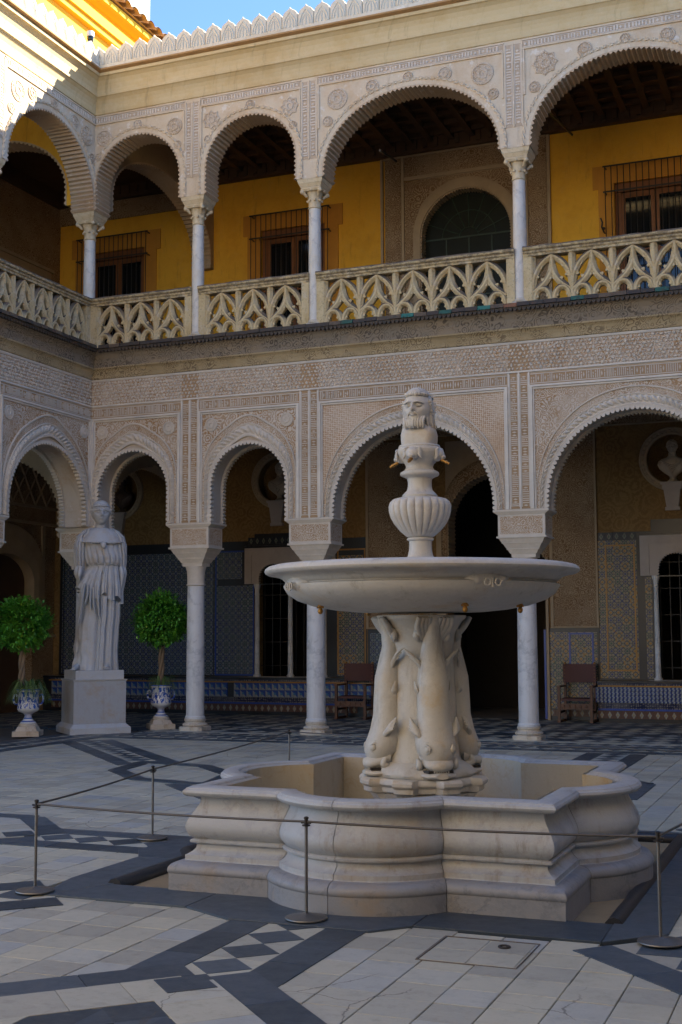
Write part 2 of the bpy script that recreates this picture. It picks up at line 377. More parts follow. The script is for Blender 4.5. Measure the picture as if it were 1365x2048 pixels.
M['tile_tri'] = m_tile('tile_triangle', TP, (0.24, 0.26, 0.27), (0.02, 0.06, 0.26), (0.04, 0.16, 0.30), (0, 0, 0), (X1, YC, 0), 'tri')
M['tile_loz'] = m_tile('tile_lozenge', 0.07, (0.24, 0.27, 0.29), (0.02, 0.05, 0.20), (0, 0, 0), (0, 0, 0), (X1, YC, 0), 'lozenge')
M['tile_leaf'] = m_tile('tile_leaf', TP, (0.22, 0.21, 0.18), (0.10, 0.045, 0.03), (0.30, 0.22, 0.10), (0, 0, 0), (X1, YC, 0), 'leaf')
M['tile_crest'] = m_tile('tile_crest', TP, (0.15, 0.145, 0.11), (0.018, 0.022, 0.03), (0.05, 0.09, 0.06), (0, 0, 0), (X1, YC, 0), 'leaf')
M['tile_blue'] = plain('tile_plain_blue', (0.015, 0.05, 0.27), 0.3, 0.4, 8)
M['tile_gold'] = plain('tile_gold_border', (0.36, 0.17, 0.02), 0.3, 0.5, 6)
M['tile_black'] = plain('tile_black_border', (0.015, 0.015, 0.018), 0.3, 0.3, 6)
M['tile_small'] = plaster_relief('tile_small_border', 'dots', (0.22, 0.20, 0.17), (0.02, 0.025, 0.06), scale=0.8, amp=0.05)

def m_balustrade(nm, lo):
    t = NT(nm); n1 = t.noise(t.co, 3.0, 6, 0.7); n2 = t.noise(t.co, 26, 5, 0.65)
    c = t.mix(t.step(n1, 0.38, 0.66), (0.58, 0.475, 0.285), (0.46, 0.335, 0.16))
    c = t.mix(t.math('MULTIPLY', t.step(t.noise(t.co, 6, 5, 0.7), 0.52, 0.66), 0.6), c, (0.60, 0.53, 0.40))
    c = t.mix(t.math('MULTIPLY', t.step(n2, 0.52, 0.7), 0.55), c, (0.14, 0.11, 0.06))
    nz = t.sep(t.n('ShaderNodeNewGeometry').outputs['Normal'])[2]
    if lo: c = t.mix(t.math('MULTIPLY', t.step(t.noise(t.co, 9, 6, 0.75), 0.42, 0.60), 0.8), c, (0.14, 0.11, 0.075))
    c = t.mix(t.math('MULTIPLY', t.step(nz, 0.0, 0.6), t.step(n1, 0.25, 0.5)), c, (0.12, 0.095, 0.075))   # lichen crust on the weathered tops
    return t.done(c, 0.9, t.bump(n2, 0.5, 0.012), spec=0.2)
M['balu'] = m_balustrade('balustrade_stone', False); M['rail'] = m_balustrade('weathered_rail_stone', True)

def m_painted(name, a, b, cdark, sc):
    t = NT(name); x, y, z = t.sep(t.co); x = t.math('ADD', x, y)
    w = t.noise(t.co, 4, 2, 0.5, out=1)
    p = t.vmath('ADD', t.comb(x, 0.0, z), t.vmath('SCALE', w, 0.16))
    h = t.math('SINE', t.math('MULTIPLY', t.vor(p, sc), 24.0))
    m = t.math('MULTIPLY', t.step(h, 0.1, 0.7), t.step(t.noise(t.co, 3, 4, 0.6), 0.36, 0.55))
    base = t.mix(t.step(t.noise(t.co, 1.1, 5, 0.65), 0.42, 0.64), a, b)
    c = t.mix(t.math('MULTIPLY', m, 0.75), base, cdark)
    n = t.noise(t.co, 30, 4, 0.6)
    return t.done(t.mix(t.math('MULTIPLY', t.step(n, 0.5, 0.7), 0.3), c, (0.30, 0.22, 0.12)), 0.85, t.bump(m, 0.35, 0.01), spec=0.2)
M['paint_up'] = m_painted('painted_cove_dark', (0.23, 0.195, 0.15), (0.27, 0.215, 0.15), (0.055, 0.045, 0.036), 8.5)
M['paint_lo'] = m_painted('painted_cove_olive', (0.40, 0.315, 0.18), (0.33, 0.255, 0.14), (0.12, 0.085, 0.05), 10.0)

def m_eave():
    t = NT('eave_glazed_tile'); v = t.attr('tint')
    c = t.ramp(v, [(0, (0.06, 0.045, 0.035)), (0.45, (0.12, 0.085, 0.055)), (0.62, (0.22, 0.10, 0.05)), (0.8, (0.03, 0.10, 0.075)), (0.93, (0.035, 0.15, 0.12))], 'CONSTANT')
    n = t.noise(t.co, 14, 5, 0.7)
    c = t.mix(t.math('MULTIPLY', t.step(n, 0.46, 0.64), 0.7), c, (0.05, 0.042, 0.03))
    return t.done(c, 0.6, t.bump(n, 0.6, 0.02), spec=0.3)
M['eave'] = m_eave()

# ------------------------------------------------------------------ arches
def arch_curve(s0, w, z0, zs, za, n=48, point=0.0):
    """(s,z) points and outward normals from the left foot over the crown to the right foot"""
    pts = [(s0-w, z0)]
    m = max(1, int((zs-z0)/0.07))
    for k in range(1, m): pts.append((s0-w, z0+(zs-z0)*k/m))
    for k in range(n+1):
        a = pi-pi*k/n
        pts.append((s0+w*cos(a), zs+(za-zs)*sin(a)+point*exp(-((a-pi/2)/0.30)**2)))
    for k in range(m-1, 0, -1): pts.append((s0+w, z0+(zs-z0)*k/m))
    pts.append((s0+w, z0))
    nor = []
    for i in range(len(pts)):
        a = pts[max(i-1, 0)]; b = pts[min(i+1, len(pts)-1)]
        dx, dz = b[0]-a[0], b[1]-a[1]; L = hypot(dx, dz) or 1
        nor.append((-dz/L, dx/L))
    return pts, nor
def resample(pts, step):
    out = [pts[0]]; acc = 0.0
    for a, b in zip(pts, pts[1:]):
        L = hypot(b[0]-a[0], b[1]-a[1]); t = 0.0
        while L > 0 and acc+(L-t) >= step:
            t += step-acc; acc = 0.0; out.append((a[0]+(b[0]-a[0])*t/L, a[1]+(b[1]-a[1])*t/L))
        acc += L-t
    return out
def normals2(pts):
    nor = []
    for i in range(len(pts)):
        a = pts[max(i-2, 0)]; b = pts[min(i+2, len(pts)-1)]
        dx, dz = b[0]-a[0], b[1]-a[1]; L = hypot(dx, dz) or 1
        nor.append((-dz/L, dx/L))
    return nor

def arched_wall(mb, P, s_start, s_end, z0, z1, d0, d1, arches, mitre=False):
    """wall between depths d0 (front) and d1 (back) with arch openings [(pts)] in order; P maps (s,d,z)"""
    edges = [s_start]
    for pts in arches: edges += [pts[0][0], pts[-1][0]]
    edges.append(s_end)
    for a, b in zip(edges[0::2], edges[1::2]):              # piers
        if b-a < 1e-4: continue
        mb.add([P(a, d0, z0), P(b, d0, z0), P(b, d0, z1), P(a, d0, z1)], [(0, 1, 2, 3)])
        mb.add([P(a, d1, z0), P(b, d1, z0), P(b, d1, z1), P(a, d1, z1)], [(0, 3, 2, 1)])
        mb.add([P(a, d0, z0), P(b, d0, z0), P(b, d1, z0), P(a, d1, z0)], [(0, 3, 2, 1)])
    for pts in arches:
        for (sa, za), (sb, zb) in zip(pts, pts[1:]):
            mb.add([P(sa, d0, za), P(sb, d0, zb), P(sb, d1, zb), P(sa, d1, za)], [(0, 1, 2, 3)])
            if abs(sb-sa) > 1e-5:
                mb.add([P(sa, d0, za), P(sb, d0, zb), P(sb, d0, z1), P(sa, d0, z1)], [(0, 1, 2, 3)])
                mb.add([P(sa, d1, za), P(sb, d1, zb), P(sb, d1, z1), P(sa, d1, z1)], [(0, 3, 2, 1)])
    mb.add([P(s_start, d0, z1), P(s_end, d0, z1), P(s_end, d1, z1), P(s_start, d1, z1)], [(0, 1, 2, 3)])
    for s_ in (s_start, s_end):
        mb.add([P(s_, d0, z0), P(s_, d1, z0), P(s_, d1, z1), P(s_, d0, z1)], [(0, 1, 2, 3)])

def toothed(mb, P, pts, d0, d1, pitch, amp, base=0.012, style='saw', sub=4):
    """strip of teeth hanging inside an arch, run through depth d0..d1"""
    q = resample(pts, pitch/sub); nn = normals2(q); inner = []
    for k, ((s, z), (nx, nz)) in enumerate(zip(q, nn)):
        f = (k % sub)/sub
        o = base+amp*((1-abs(2*f-1)) if style == 'saw' else abs(sin(pi*f))**0.6)
        inner.append((s-nx*o, z-nz*o))
    rows = [[P(s+nx*0.004, d0, z+nz*0.004) for (s, z), (nx, nz) in zip(q, nn)], [P(s, d0, z) for s, z in inner],
            [P(s, d1, z) for s, z in inner], [P(s+nx*0.004, d1, z+nz*0.004) for (s, z), (nx, nz) in zip(q, nn)]]
    mb.grid(rows)

def archivolt(mb, P, pts, prof, dface, o0, o1, rope=None, step=0.016):
    """moulding that follows an arch: prof = [(fraction, projection)]; its width grows from o0 at the foot to o1 at the crown"""
    q = resample(pts, step); nn = normals2(q); zt = max(p[1] for p in q); zb = q[0][1]; rows = []
    for k, ((s, z), (nx, nz)) in enumerate(zip(q, nn)):
        up = max(0.0, nz); o = o0+(o1-o0)*up**1.5; row = []
        for f, pr in prof:
            if rope and rope[0] < f < rope[1]: pr += rope[3]*sin(2*pi*(k*step/rope[2]+(f-rope[0])/(rope[1]-rope[0])*1.2))
            row.append(P(s+nx*o*f, dface-pr, z+nz*o*f))
        rows.append(row)
    mb.grid(rows)

def sweep(mb, P, prof, dface, s_end, n=1, start=None):
    """cornice: prof = [(projection, z)] swept along the wall, mitred at the inner corner (s = -d)"""
    rows = []
    for p, z in prof:
        d = dface-p; a = -d if start is None else start
        rows.append([P(a+(s_end-a)*k/n, d, z) for k in range(n+1)])
    mb.grid(rows)

def medallion(P, sc, zc, r, dface, star, M_, parent):
    mb = MB(); n = 24
    outer = []
    for k in range(n):
        a = 2*pi*k/n; rr = r*(1+(0.0 if not star else (0.14 if k % 3 == 0 else -0.06)))
        outer.append((sc+rr*cos(a), zc+rr*sin(a)))
    rings = []
    for f, pr in ((1.0, -0.004), (1.0, 0.014), (0.93, 0.02), (0.84, 0.02), (0.80, 0.008), (0.55, 0.010), (0.48, 0.022), (0.26, 0.022), (0.20, 0.010), (0.02, 0.012)):
        rings.append([P(sc+(a-sc)*f, dface-pr, zc+(b-zc)*f) for a, b in outer])
    mb.grid(rings, False, True)
    for k in range(8):                                     # petals standing on the sunk ring
        a = 2*pi*(k+0.5)/8; c = (sc+0.67*r*cos(a), zc+0.67*r*sin(a))
        poly = [(c[0]+0.10*r*cos(a+q), c[1]+0.10*r*sin(a+q)) for q in (0, pi/2, pi, 3*pi/2)]
        mb.prism(poly, dface-0.002, dface-0.02, lambda a_, b_, c_: P(a_, c_, b_))
    return mb.build('medallion', M_, parent, smooth=40)

# ------------------------------------------------------------------ columns
def lower_column(parent, P, s):
    c = part('column', parent); x, y, _ = P(s, 0, 0)
    mb = MB()
    k = 0.215; ch = 0.05
    mb.prism([(-k+ch, -k), (k-ch, -k), (k, -k+ch), (k, k-ch), (k-ch, k), (-k+ch, k), (-k, k-ch), (-k, -k+ch)], 0, 0.075, bev=0.015)
    mb.lathe([(0.195, 0.074), (0.21, 0.09), (0.212, 0.105), (0.195, 0.125), (0.172, 0.132), (0.166, 0.15), (0.172, 0.165), (0.182, 0.17), (0.182, 0.195), (0.16, 0.2)], n=28)
    mb.build('base', M['base_stone'], c, 35, (x, y, 0))
    mb = MB(); mb.lathe([(0.168, 0.2), (0.168, 0.23), (0.152, 0.25), (0.152, 0.6), (0.149, 1.4), (0.142, 2.40), (0.142, 2.41)], n=32)
    mb.build('shaft', M['marble'], c, 35, (x, y, 0))
    mb = MB(); mb.lathe([(0.142, 2.41), (0.16, 2.418), (0.165, 2.43), (0.16, 2.442), (0.146, 2.447), (0.147, 2.56), (0.155, 2.66), (0.178, 2.735), (0.178, 2.742)], n=32)
    for z0, z1, a, b in ((2.74, 2.80, 0.185, 0.19), (2.80, 2.855, 0.205, 0.235), (2.857, 2.885, 0.25, 0.255), (2.886, 2.95, 0.26, 0.30), (2.951, 2.975, 0.312, 0.318), (2.976, 3.03, 0.322, 0.352)):
        mb.frust(0, 0, z0, a, a*0.74, z1, b, b*0.74)
    mb.build('capital', M['raised'], c, 35, (x, y, 0))
    mb = MB()
    mb.box(-0.385, 0.385, -0.275, 0.275, 3.031, 3.058)
    mb.box(-0.362, 0.362, -0.252, 0.252, 3.059, 3.385)
    mb.frust(0, 0, 3.386, 0.37, 0.26, 3.43, 0.425, 0.285); mb.box(-0.43, 0.43, -0.288, 0.288, 3.431, 3.46)
    mb.build('impost_block', M['raised'], c, 30, (x, y, 0))
    mb = MB()                                              # sunk carved panels on the block
    mb.box(-0.325, 0.325, -0.2535, -0.2505, 3.09, 3.36); mb.box(-0.325, 0.325, 0.2505, 0.2535, 3.09, 3.36)
    mb.box(0.3605, 0.3635, -0.215, 0.215, 3.09, 3.36); mb.box(-0.3635, -0.3605, -0.215, 0.215, 3.09, 3.36)
    mb.build('carved_panel', M['scroll_s'], c, None, (x, y, 0))
    return c

def upper_column(parent, P, s):
    c = part('column', parent); x, y, _ = P(s, 0, 0)
    mb = MB()
    mb.box(-0.165, 0.165, -0.165, 0.165, 6.60, 6.665); mb.frust(0, 0, 6.666, 0.15, 0.15, 6.72, 0.105, 0.105)
    mb.lathe([(0.13, 6.715), (0.135, 6.735), (0.13, 6.755), (0.105, 6.77)], n=20)
    mb.build('base', M['base_stone'], c, 35, (x, y, 0))
    mb = MB(); mb.lathe([(0.108, 6.765), (0.106, 7.2), (0.106, 7.8), (0.098, 8.66), (0.098, 8.67)], n=28)
    mb.build('shaft', M['marble_up'], c, 35, (x, y, 0))
    mb = MB()
    mb.lathe([(0.098, 8.66), (0.112, 8.668), (0.114, 8.68), (0.104, 8.692), (0.102, 8.75), (0.112, 8.85), (0.135, 8.93), (0.14, 8.94)], n=24)
    for k in range(8):                                     # two tiers: leaf knobs, then corner volutes
        a = pi/8+k*pi/4
        mb.sphere((0.118*cos(a), 0.118*sin(a), 8.80), 0.024, n=8, m=5)
    for i in (-1, 1):
        for j in (-1, 1):
            mb.tube([(i*0.10, j*0.10, 8.86), (i*0.135, j*0.135, 8.915), (i*0.155, j*0.155, 8.95)], [0.02, 0.03, 0.036], 8)
            mb.sphere((i*0.16, j*0.16, 8.935), 0.040, n=8, m=6)
    for q in range(4): mb.sphere((0.165*cos(q*pi/2), 0.165*sin(q*pi/2), 8.955), 0.026, n=8, m=6)
    mb.frust(0, 0, 8.94, 0.165, 0.165, 8.975, 0.185, 0.185); mb.box(-0.175, 0.175, -0.175, 0.175, 8.976, 9.0)
    mb.frust(0, 0, 9.001, 0.18, 0.18, 9.06, 0.205, 0.205); mb.frust(0, 0, 9.061, 0.21, 0.21, 9.128, 0.228, 0.224)
    mb.build('capital', M['cap_stone'], c, 35, (x, y, 0))
    return c

# ------------------------------------------------------------------ palace wings
DL, DU = 0.245, 0.225                        # half thickness of the lower and upper arcade walls
ZF, ZU = 6.60, 10.95                         # gallery floor, top of the upper arcade wall

def bars_band(mb, P, a0, a1, b0, b1, dface, vertical, pitch=0.032, seed=1):
    """lettering-like raised strokes filling a band; a = along, b = across"""
    rnd = random.Random(seed); a = a0+0.01; H_ = b1-b0
    f = (lambda x, y, z: P(x, y, z)) if not vertical else (lambda x, y, z: P(z, y, x))
    mb.box(a0, a1, dface-0.008, dface+0.002, b0-0.004, b0+H_*0.07, fn=f); mb.box(a0, a1, dface-0.0085, dface+0.002, b1-H_*0.07, b1+0.004, fn=f)
    while a < a1-pitch:                                    # close-set knotted strokes
        w = pitch*0.46; pr = dface-rnd.uniform(0.008, 0.012); k = rnd.random()
        if k < 0.55: mb.box(a, a+w, pr, dface+0.002, b0+H_*0.12, b1-H_*0.1, fn=f)
        elif k < 0.8:
            m = rnd.uniform(0.35, 0.6); mb.box(a, a+w, pr, dface+0.002, b0+H_*0.12, b0+H_*m, fn=f)
            mb.prism([(a-w*0.3, b0+H_*(m+0.18)), (a+w*0.5, b0+H_*(m+0.05)), (a+w*1.3, b0+H_*(m+0.18)), (a+w*0.5, b0+H_*(m+0.31))], dface+0.002, pr, lambda x, z, y: f(x, y, z))
        else:
            mb.prism([(a-w*0.2, b0+H_*0.5), (a+w*0.7, b0+H_*0.2), (a+w*1.6, b0+H_*0.5), (a+w*0.7, b0+H_*0.8)], dface+0.002, pr, lambda x, z, y: f(x, y, z)); a += pitch*0.5
        a += pitch*rnd.choice((0.9, 1.0, 1.0, 1.15))

def pebble(mb, P, s, z, rs, rz, rot, dface, h):
    r0, r1 = [], []
    for k in range(8):
        a = 2*pi*k/8; u, v = rs*cos(a), rz*sin(a); uu, vv = u*cos(rot)-v*sin(rot), u*sin(rot)+v*cos(rot)
        r0.append(P(s+uu, dface+0.002, z+vv)); r1.append(P(s+uu*0.66, dface-h, z+vv*0.66))
    mb.add(r0+r1, [(k, (k+1) % 8, 8+(k+1) % 8, 8+k) for k in range(8)]+[tuple(range(8, 16))])

WB, WL = 4.38, 3.65
def build_wing(sgn, label, loc, rotz, cols, s_end, W, front_bays, corner_cols):
    P = (lambda s, d, z: (s, d, z)) if sgn > 0 else (lambda s, d, z: (-s, d, z))
    w = thing('palace_wing', label, 'palace wing', loc, rotz, 'arcaded wings round the courtyard')
    nb = len(cols)-1
    bays = [(cols[i], cols[i+1]) for i in range(nb)]
    low, up = [], []
    for a, b in bays:
        h = (b-a)/2-0.372; za = 4.79 if h < 1.2 else 4.93
        low.append(arch_curve((a+b)/2, h, 3.46, max(3.53, za-h), za, 64)[0])
        h = (b-a)/2-0.234; up.append(arch_curve((a+b)/2, h, 9.13, max(9.2, 10.42-h), 10.42, 64)[0])
    # --- masonry
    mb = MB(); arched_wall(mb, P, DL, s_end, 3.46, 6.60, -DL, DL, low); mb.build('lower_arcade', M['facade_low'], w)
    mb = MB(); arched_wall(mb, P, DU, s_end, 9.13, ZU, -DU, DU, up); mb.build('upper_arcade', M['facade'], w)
    for i, s in enumerate(cols):
        if i == 0 and not corner_cols: continue
        lower_column(w, P, s); upper_column(w, P, s)
    # --- lower facade carving
    ground, strips, letters = MB(), MB(), MB()
    for i, s in enumerate(cols):
        l, r = (s-0.172, s+0.172) if i else (DL, DL+0.03)
        if i:
            ground.box(l, r, -DL-0.006, -DL+0.01, 3.47, 5.56, fn=P)
            for q in (l, s-0.012, r-0.024): strips.box(q, q+0.024, -DL-0.02, -DL, 3.465, 5.57, fn=P)
            for q, sd in ((l+0.03, 1), (s+0.018, 2)): bars_band(letters, P, 3.5, 5.54, q, q+0.124, -DL-0.006, True, 0.030, sd+7*i)
        fr = [(l-0.040, l-0.002, 0.045), (l-0.064, l-0.044, 0.025)] if i else []
        if i < nb or True: fr += [(r+0.002, r+0.040, 0.045), (r+0.044, r+0.064, 0.025)]
        for q0, q1, pr in fr: strips.box(q0, q1, -DL-pr, -DL, 3.465, 5.318, fn=P)
    for i, (a, b) in enumerate(bays):
        l = a+0.172 if i else DL; r = b-0.172
        strips.box(l, r, -DL-0.046, -DL, 5.3185, 5.350, fn=P); strips.box(l+0.04, r-0.04, -DL-0.026, -DL, 5.287, 5.312, fn=P)
        ground.box(l, r, -DL-0.006, -DL+0.01, 5.36, 5.54, fn=P)
        bars_band(letters, P, l+0.01, r-0.01, 5.375, 5.525, -DL-0.006, False, 0.031, 40+i)
    sweep(strips, P, [(0.0, 5.556), (0.026, 5.558), (0.026, 5.585), (0.0, 5.588)], -DL, s_end)
    sweep(strips, P, [(0.0, 6.004), (0.02, 6.006), (0.03, 6.03), (0.03, 6.04), (0.0, 6.042)], -DL, s_end)
    lace = MB(); sweep(lace, P, [(0.004, 5.588), (0.004, 6.004)], -DL, s_end); lace.build('frieze_ground', M['scroll_s'], w)
    for i in range(nb+1):
        s = cols[i]
        if i: ground.box(s-0.16, s+0.16, -DL-0.008, -DL, 5.59, 6.0, fn=P)
    ground.build('stucco_ground', M['ground'], w); strips.build('stucco_fillets', M['raised_w'], w)
    letters.build('stucco_inscription', M['raised'], w, kind='stuff')
    peb = MB(); rnd = random.Random(3); s = DL+0.05
    while s < min(s_end, 14):
        k0 = int((s-DL)/0.062)
        for j in range(7):
            q = (k0+j*3) % 5; big = q in (0, 3)
            rs, rz = ((0.027, 0.019), (0.014, 0.022), (0.020, 0.013), (0.020, 0.029), (0.013, 0.013))[q]
            pebble(peb, P, s+(0.031 if j % 2 else 0)+rnd.uniform(-.008, .008), 5.622+0.0585*j+rnd.uniform(-.006, .006), rs*rnd.uniform(1.05, 1.35), rz*rnd.uniform(1.05, 1.35), rnd.choice((0, 0, .6, -.6, .9)), -DL-0.004, 0.018)
        s += 0.062
    peb.build('carved_frieze', M['raised'], w, smooth=50, kind='stuff')
    # --- arch trims
    for i, (a, b) in enumerate(bays):
        if i >= front_bays: break
        wide = b-a > 3.2; o1 = 0.30 if wide else 0.37
        mb = MB(); toothed(mb, P, low[i], -DL-0.038, -DL+0.05, 0.075, 0.042, 0.022, 'lobe', 6); mb.build('scalloped_edge', M['raised'], w)
        mb = MB(); toothed(mb, P, low[i], DL-0.07, DL+0.02, 0.06, 0.032, 0.03, 'saw', 4); mb.build('scalloped_edge', M['raised'], w)
        za = max(p[1] for p in low[i]); mid = (a+b)/2; hw = (b-a)/2-0.372
        pt = arch_curve(mid, hw, 3.46, max(3.53, za-hw), za, 64, 0.0 if wide else 0.075)[0]
        mb = MB()
        prof = [(0.0, 0.0), (0.0, 0.04), (0.07, 0.045), (0.10, 0.03), (0.16, 0.028), (0.20, 0.036), (0.28, 0.05), (0.36, 0.054), (0.44, 0.048), (0.5, 0.03), (0.53, 0.03), (0.56, 0.04), (0.60, 0.04), (0.62, 0.014)]
        archivolt(mb, P, pt, prof, -DL, 0.135, o1, rope=(0.16, 0.52, 0.08, 0.016), step=0.012)
        mb.build('rope_moulding', M['raised'], w, smooth=50)
        mb = MB(); archivolt(mb, P, pt, [(0.61, 0.016), (0.92, 0.016)], -DL, 0.135, o1); mb.build('carved_archivolt', M['scroll_s'], w)
        mb = MB(); archivolt(mb, P, pt, [(0.915, 0.0), (0.915, 0.03), (0.95, 0.036), (1.0, 0.03), (1.0, 0.0)], -DL, 0.135, o1); mb.build('outer_moulding', M['raised'], w, smooth=50)
        # carved spandrels between the outer moulding and the square frame
        q = resample(pt, 0.02); nn = normals2(q); sl = (a+0.236) if i else DL+0.065; sr = b-0.236; mb = MB(); cur = []
        for (s, z), (nx, nz) in zip(q, nn):
            o = 0.135+(o1-0.135)*max(0.0, nz)**1.5
            cur.append((min(max(s+nx*o, sl), sr), min(z+nz*o, 5.283)))
        for (sa, za_), (sb, zb_) in zip(cur, cur[1:]):
            if sb-sa > 1e-4: mb.add([P(sa, -DL-0.005, za_), P(sb, -DL-0.005, zb_), P(sb, -DL-0.005, 5.284), P(sa, -DL-0.005, 5.284)], [(0, 1, 2, 3)])
        mb.build('carved_spandrel', M['scroll' if not wide else ('fret' if i == 2 else 'sebka')], w, fix=False)
        if not wide:
            for sc_ in (sl+0.17, sr-0.17): medallion(P, sc_, 5.10, 0.115, -DL-0.005, False, M['raised'], w)
    # --- painted coving, eave
    mb = MB(); sweep(mb, P, [(0.025, 6.042), (0.045, 6.05), (0.048, 6.075), (0.04, 6.08), (0.048, 6.12), (0.07, 6.17), (0.10, 6.205), (0.118, 6.21), (0.12, 6.235)], -DL, s_end); mb.build('painted_cove', M['paint_lo'], w)
    mb = MB(); sweep(mb, P, [(0.10, 6.236), (0.105, 6.29), (0.125, 6.37), (0.165, 6.44), (0.215, 6.485), (0.235, 6.49), (0.235, 6.505), (0.0, 6.507)], -DL, s_end); mb.build('painted_cove', M['paint_up'], w)
    mb = MB(); rnd = random.Random(5); s = 0.56
    while s < min(s_end, 13.5):                            # tile noses under the eave
        n = 6; r0 = [P(s+0.0345*cos(pi+pi*k/n), -DL-0.285, 6.520+0.062*sin(pi+pi*k/n)) for k in range(n+1)]
        r1 = [P(s+0.034*cos(pi+pi*k/n), -DL-0.10, 6.535+0.045*sin(pi+pi*k/n)) for k in range(n+1)]
        mb.grid([r0, r1], tint=rnd.uniform(0.1, 0.5)); mb.add(r0, [tuple(range(n+1))], 0.3); s += 0.07
    mb.build('tile_noses', M['eave'], w, kind='stuff')
    s = 0.56
    while s < min(s_end, 13.5):
        L = 0.205; mb = MB(); t = rnd.random(); dz = rnd.uniform(-0.006, 0.006); df = rnd.uniform(-0.012, 0.012)
        if s < 4.5: t *= 0.6
        mb.add([P(s+x, y, z+dz) for x, y, z in ((0.003, -DL-0.31+df, 6.522), (L-0.003, -DL-0.31+df, 6.522), (L-0.003, 0.0, 6.596), (0.003, 0.0, 6.596),
                (0.003, -DL-0.285+df, 6.588), (L-0.003, -DL-0.285+df, 6.588), (L-0.003, 0.0, 6.6045), (0.003, 0.0, 6.6045))],
               [(0, 3, 2, 1), (4, 5, 6, 7), (0, 1, 5, 4), (1, 2, 6, 5), (2, 3, 7, 6), (3, 0, 4, 7)], t)
        mb.build('eave_tile', M['eave'], w); s += L
    mb = MB(); mb.add([P(*q) for q in ((0.245, -0.245, 6.535), (0.56, -0.56, 6.535), (0.56, 0, 6.597), (0.0, 0.0, 6.597))], [(0, 1, 2, 3)], 0.3); mb.build('eave_corner', M['eave'], w)
    # --- upper facade
    strips, ground, letters = MB(), MB(), MB()
    for i, s in enumerate(cols):
        l, r = (s-0.15, s+0.15)
        if i:
            ground.box(l, r, -DU-0.006, -DU+0.01, 9.46, 10.80, fn=P)
            for q in (l, s-0.014, r-0.022): strips.box(q, q+0.022, -DU-0.02, -DU, 9.455, 10.81, fn=P)
            for q, sd in ((l+0.026, 1), (s+0.02, 2)): bars_band(letters, P, 9.5, 10.78, q, q+0.10, -DU-0.006, True, 0.046, sd+90+7*i)
            strips.box(l-0.032, l-0.006, -DU-0.024, -DU, 9.95, 10.685, fn=P); strips.box(r+0.006, r+0.032, -DU-0.024, -DU, 9.95, 10.685, fn=P)
    for i, (a, b) in enumerate(bays):
        l = a+0.15 if i else DU; r = b-0.15
        strips.box(l, r, -DU-0.025, -DU, 10.686, 10.71, fn=P); strips.box(l, r, -DU-0.018, -DU, 10.83, 10.85, fn=P)
        ground.box(l, r, -DU-0.006, -DU+0.01, 10.715, 10.826, fn=P); bars_band(letters, P, l+0.02, r-0.02, 10.725, 10.815, -DU-0.006, False, 0.05, 140+i)
        if i < front_bays:
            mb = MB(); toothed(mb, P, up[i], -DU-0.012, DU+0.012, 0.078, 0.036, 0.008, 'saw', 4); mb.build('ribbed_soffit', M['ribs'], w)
            mb = MB(); archivolt(mb, P, up[i], [(0.0, 0.0), (0.0, 0.010), (0.62, 0.010), (0.66, 0.022), (0.85, 0.026), (1.0, 0.018), (1.0, 0.0)], -DU, 0.115, 0.125, rope=(0.63, 1.01, 0.10, 0.014), step=0.014)
            mb.build('lobed_border', M['facade'], w, smooth=50)
            wide = b-a > 2.6; m = (a+b)/2; hw = (b-a)/2
            spots = [(-hw+0.36 + (0.06 if i == 0 else 0), 10.44, .125, i % 2 == 1), (hw-0.36, 10.44, .125, i % 2 == 1), (0, 10.585, .07, False), (-hw+0.30, 10.10, .06, False), (hw-0.30, 10.10, .06, False)]
            if wide: spots = [(-hw+0.50, 10.42, .15, i % 2 == 1), (hw-0.50, 10.42, .15, i % 2 == 1), (0, 10.585, .07, False), (-hw+0.33, 10.06, .075, False), (hw-0.33, 10.06, .075, False), (-0.62, 10.53, .095, False), (0.62, 10.53, .095, False)]
            for ds, z, r_, st in spots: medallion(P, m+ds, z-0.01, r_*1.22, -DU, st, M['med'], w)
    ground.build('stucco_ground', M['ground_up'], w); strips.build('stucco_fillets', M['facade'], w); letters.build('stucco_inscription', M['raised_up'], w, kind='stuff')
    mb = MB(); sweep(mb, P, [(0.0, 10.87), (0.02, 10.875), (0.028, 10.93), (0.012, 10.935), (0.014, 10.99), (0.028, 11.05), (0.055, 11.11), (0.095, 11.155), (0.118, 11.165), (0.122, 11.205), (0.112, 11.212),
                             (0.075, 11.216), (0.078, 11.29), (0.095, 11.37), (0.13, 11.44), (0.18, 11.485), (0.212, 11.495), (0.218, 11.545), (0.20, 11.548)], -DU, s_end, 30); mb.build('roof_cornice', M['cornice'], w)
    mb = MB(); sweep(mb, P, [(0.20, 11.55), (0.275, 11.575), (0.28, 11.60), (0.20, 11.625), (-0.1, 11.63)], -DU, s_end); mb.build('roof_drip', M['rooftile'], w)
    mb = MB(); sweep(mb, P, [(0.19, 11.60), (0.19, 11.70), (0.05, 11.70), (0.05, 11.60)], -DU, s_end); mb.build('parapet', M['merlon'], w)
    # leaf merlons, shared mesh
    mb = MB(); hw = 0.142
    prof = [(-hw, 0), (-hw, 0.20), (-0.138, 0.245), (-0.122, 0.285), (-0.09, 0.318), (-0.05, 0.342), (-0.02, 0.36), (0, 0.39), (0.02, 0.36), (0.05, 0.342), (0.09, 0.318), (0.122, 0.285), (0.138, 0.245), (hw, 0.20), (hw, 0)]
    mb.prism(prof, 0.0, 0.09, lambda a, b, c: (a, 0.09-c, b), bev=0.02)
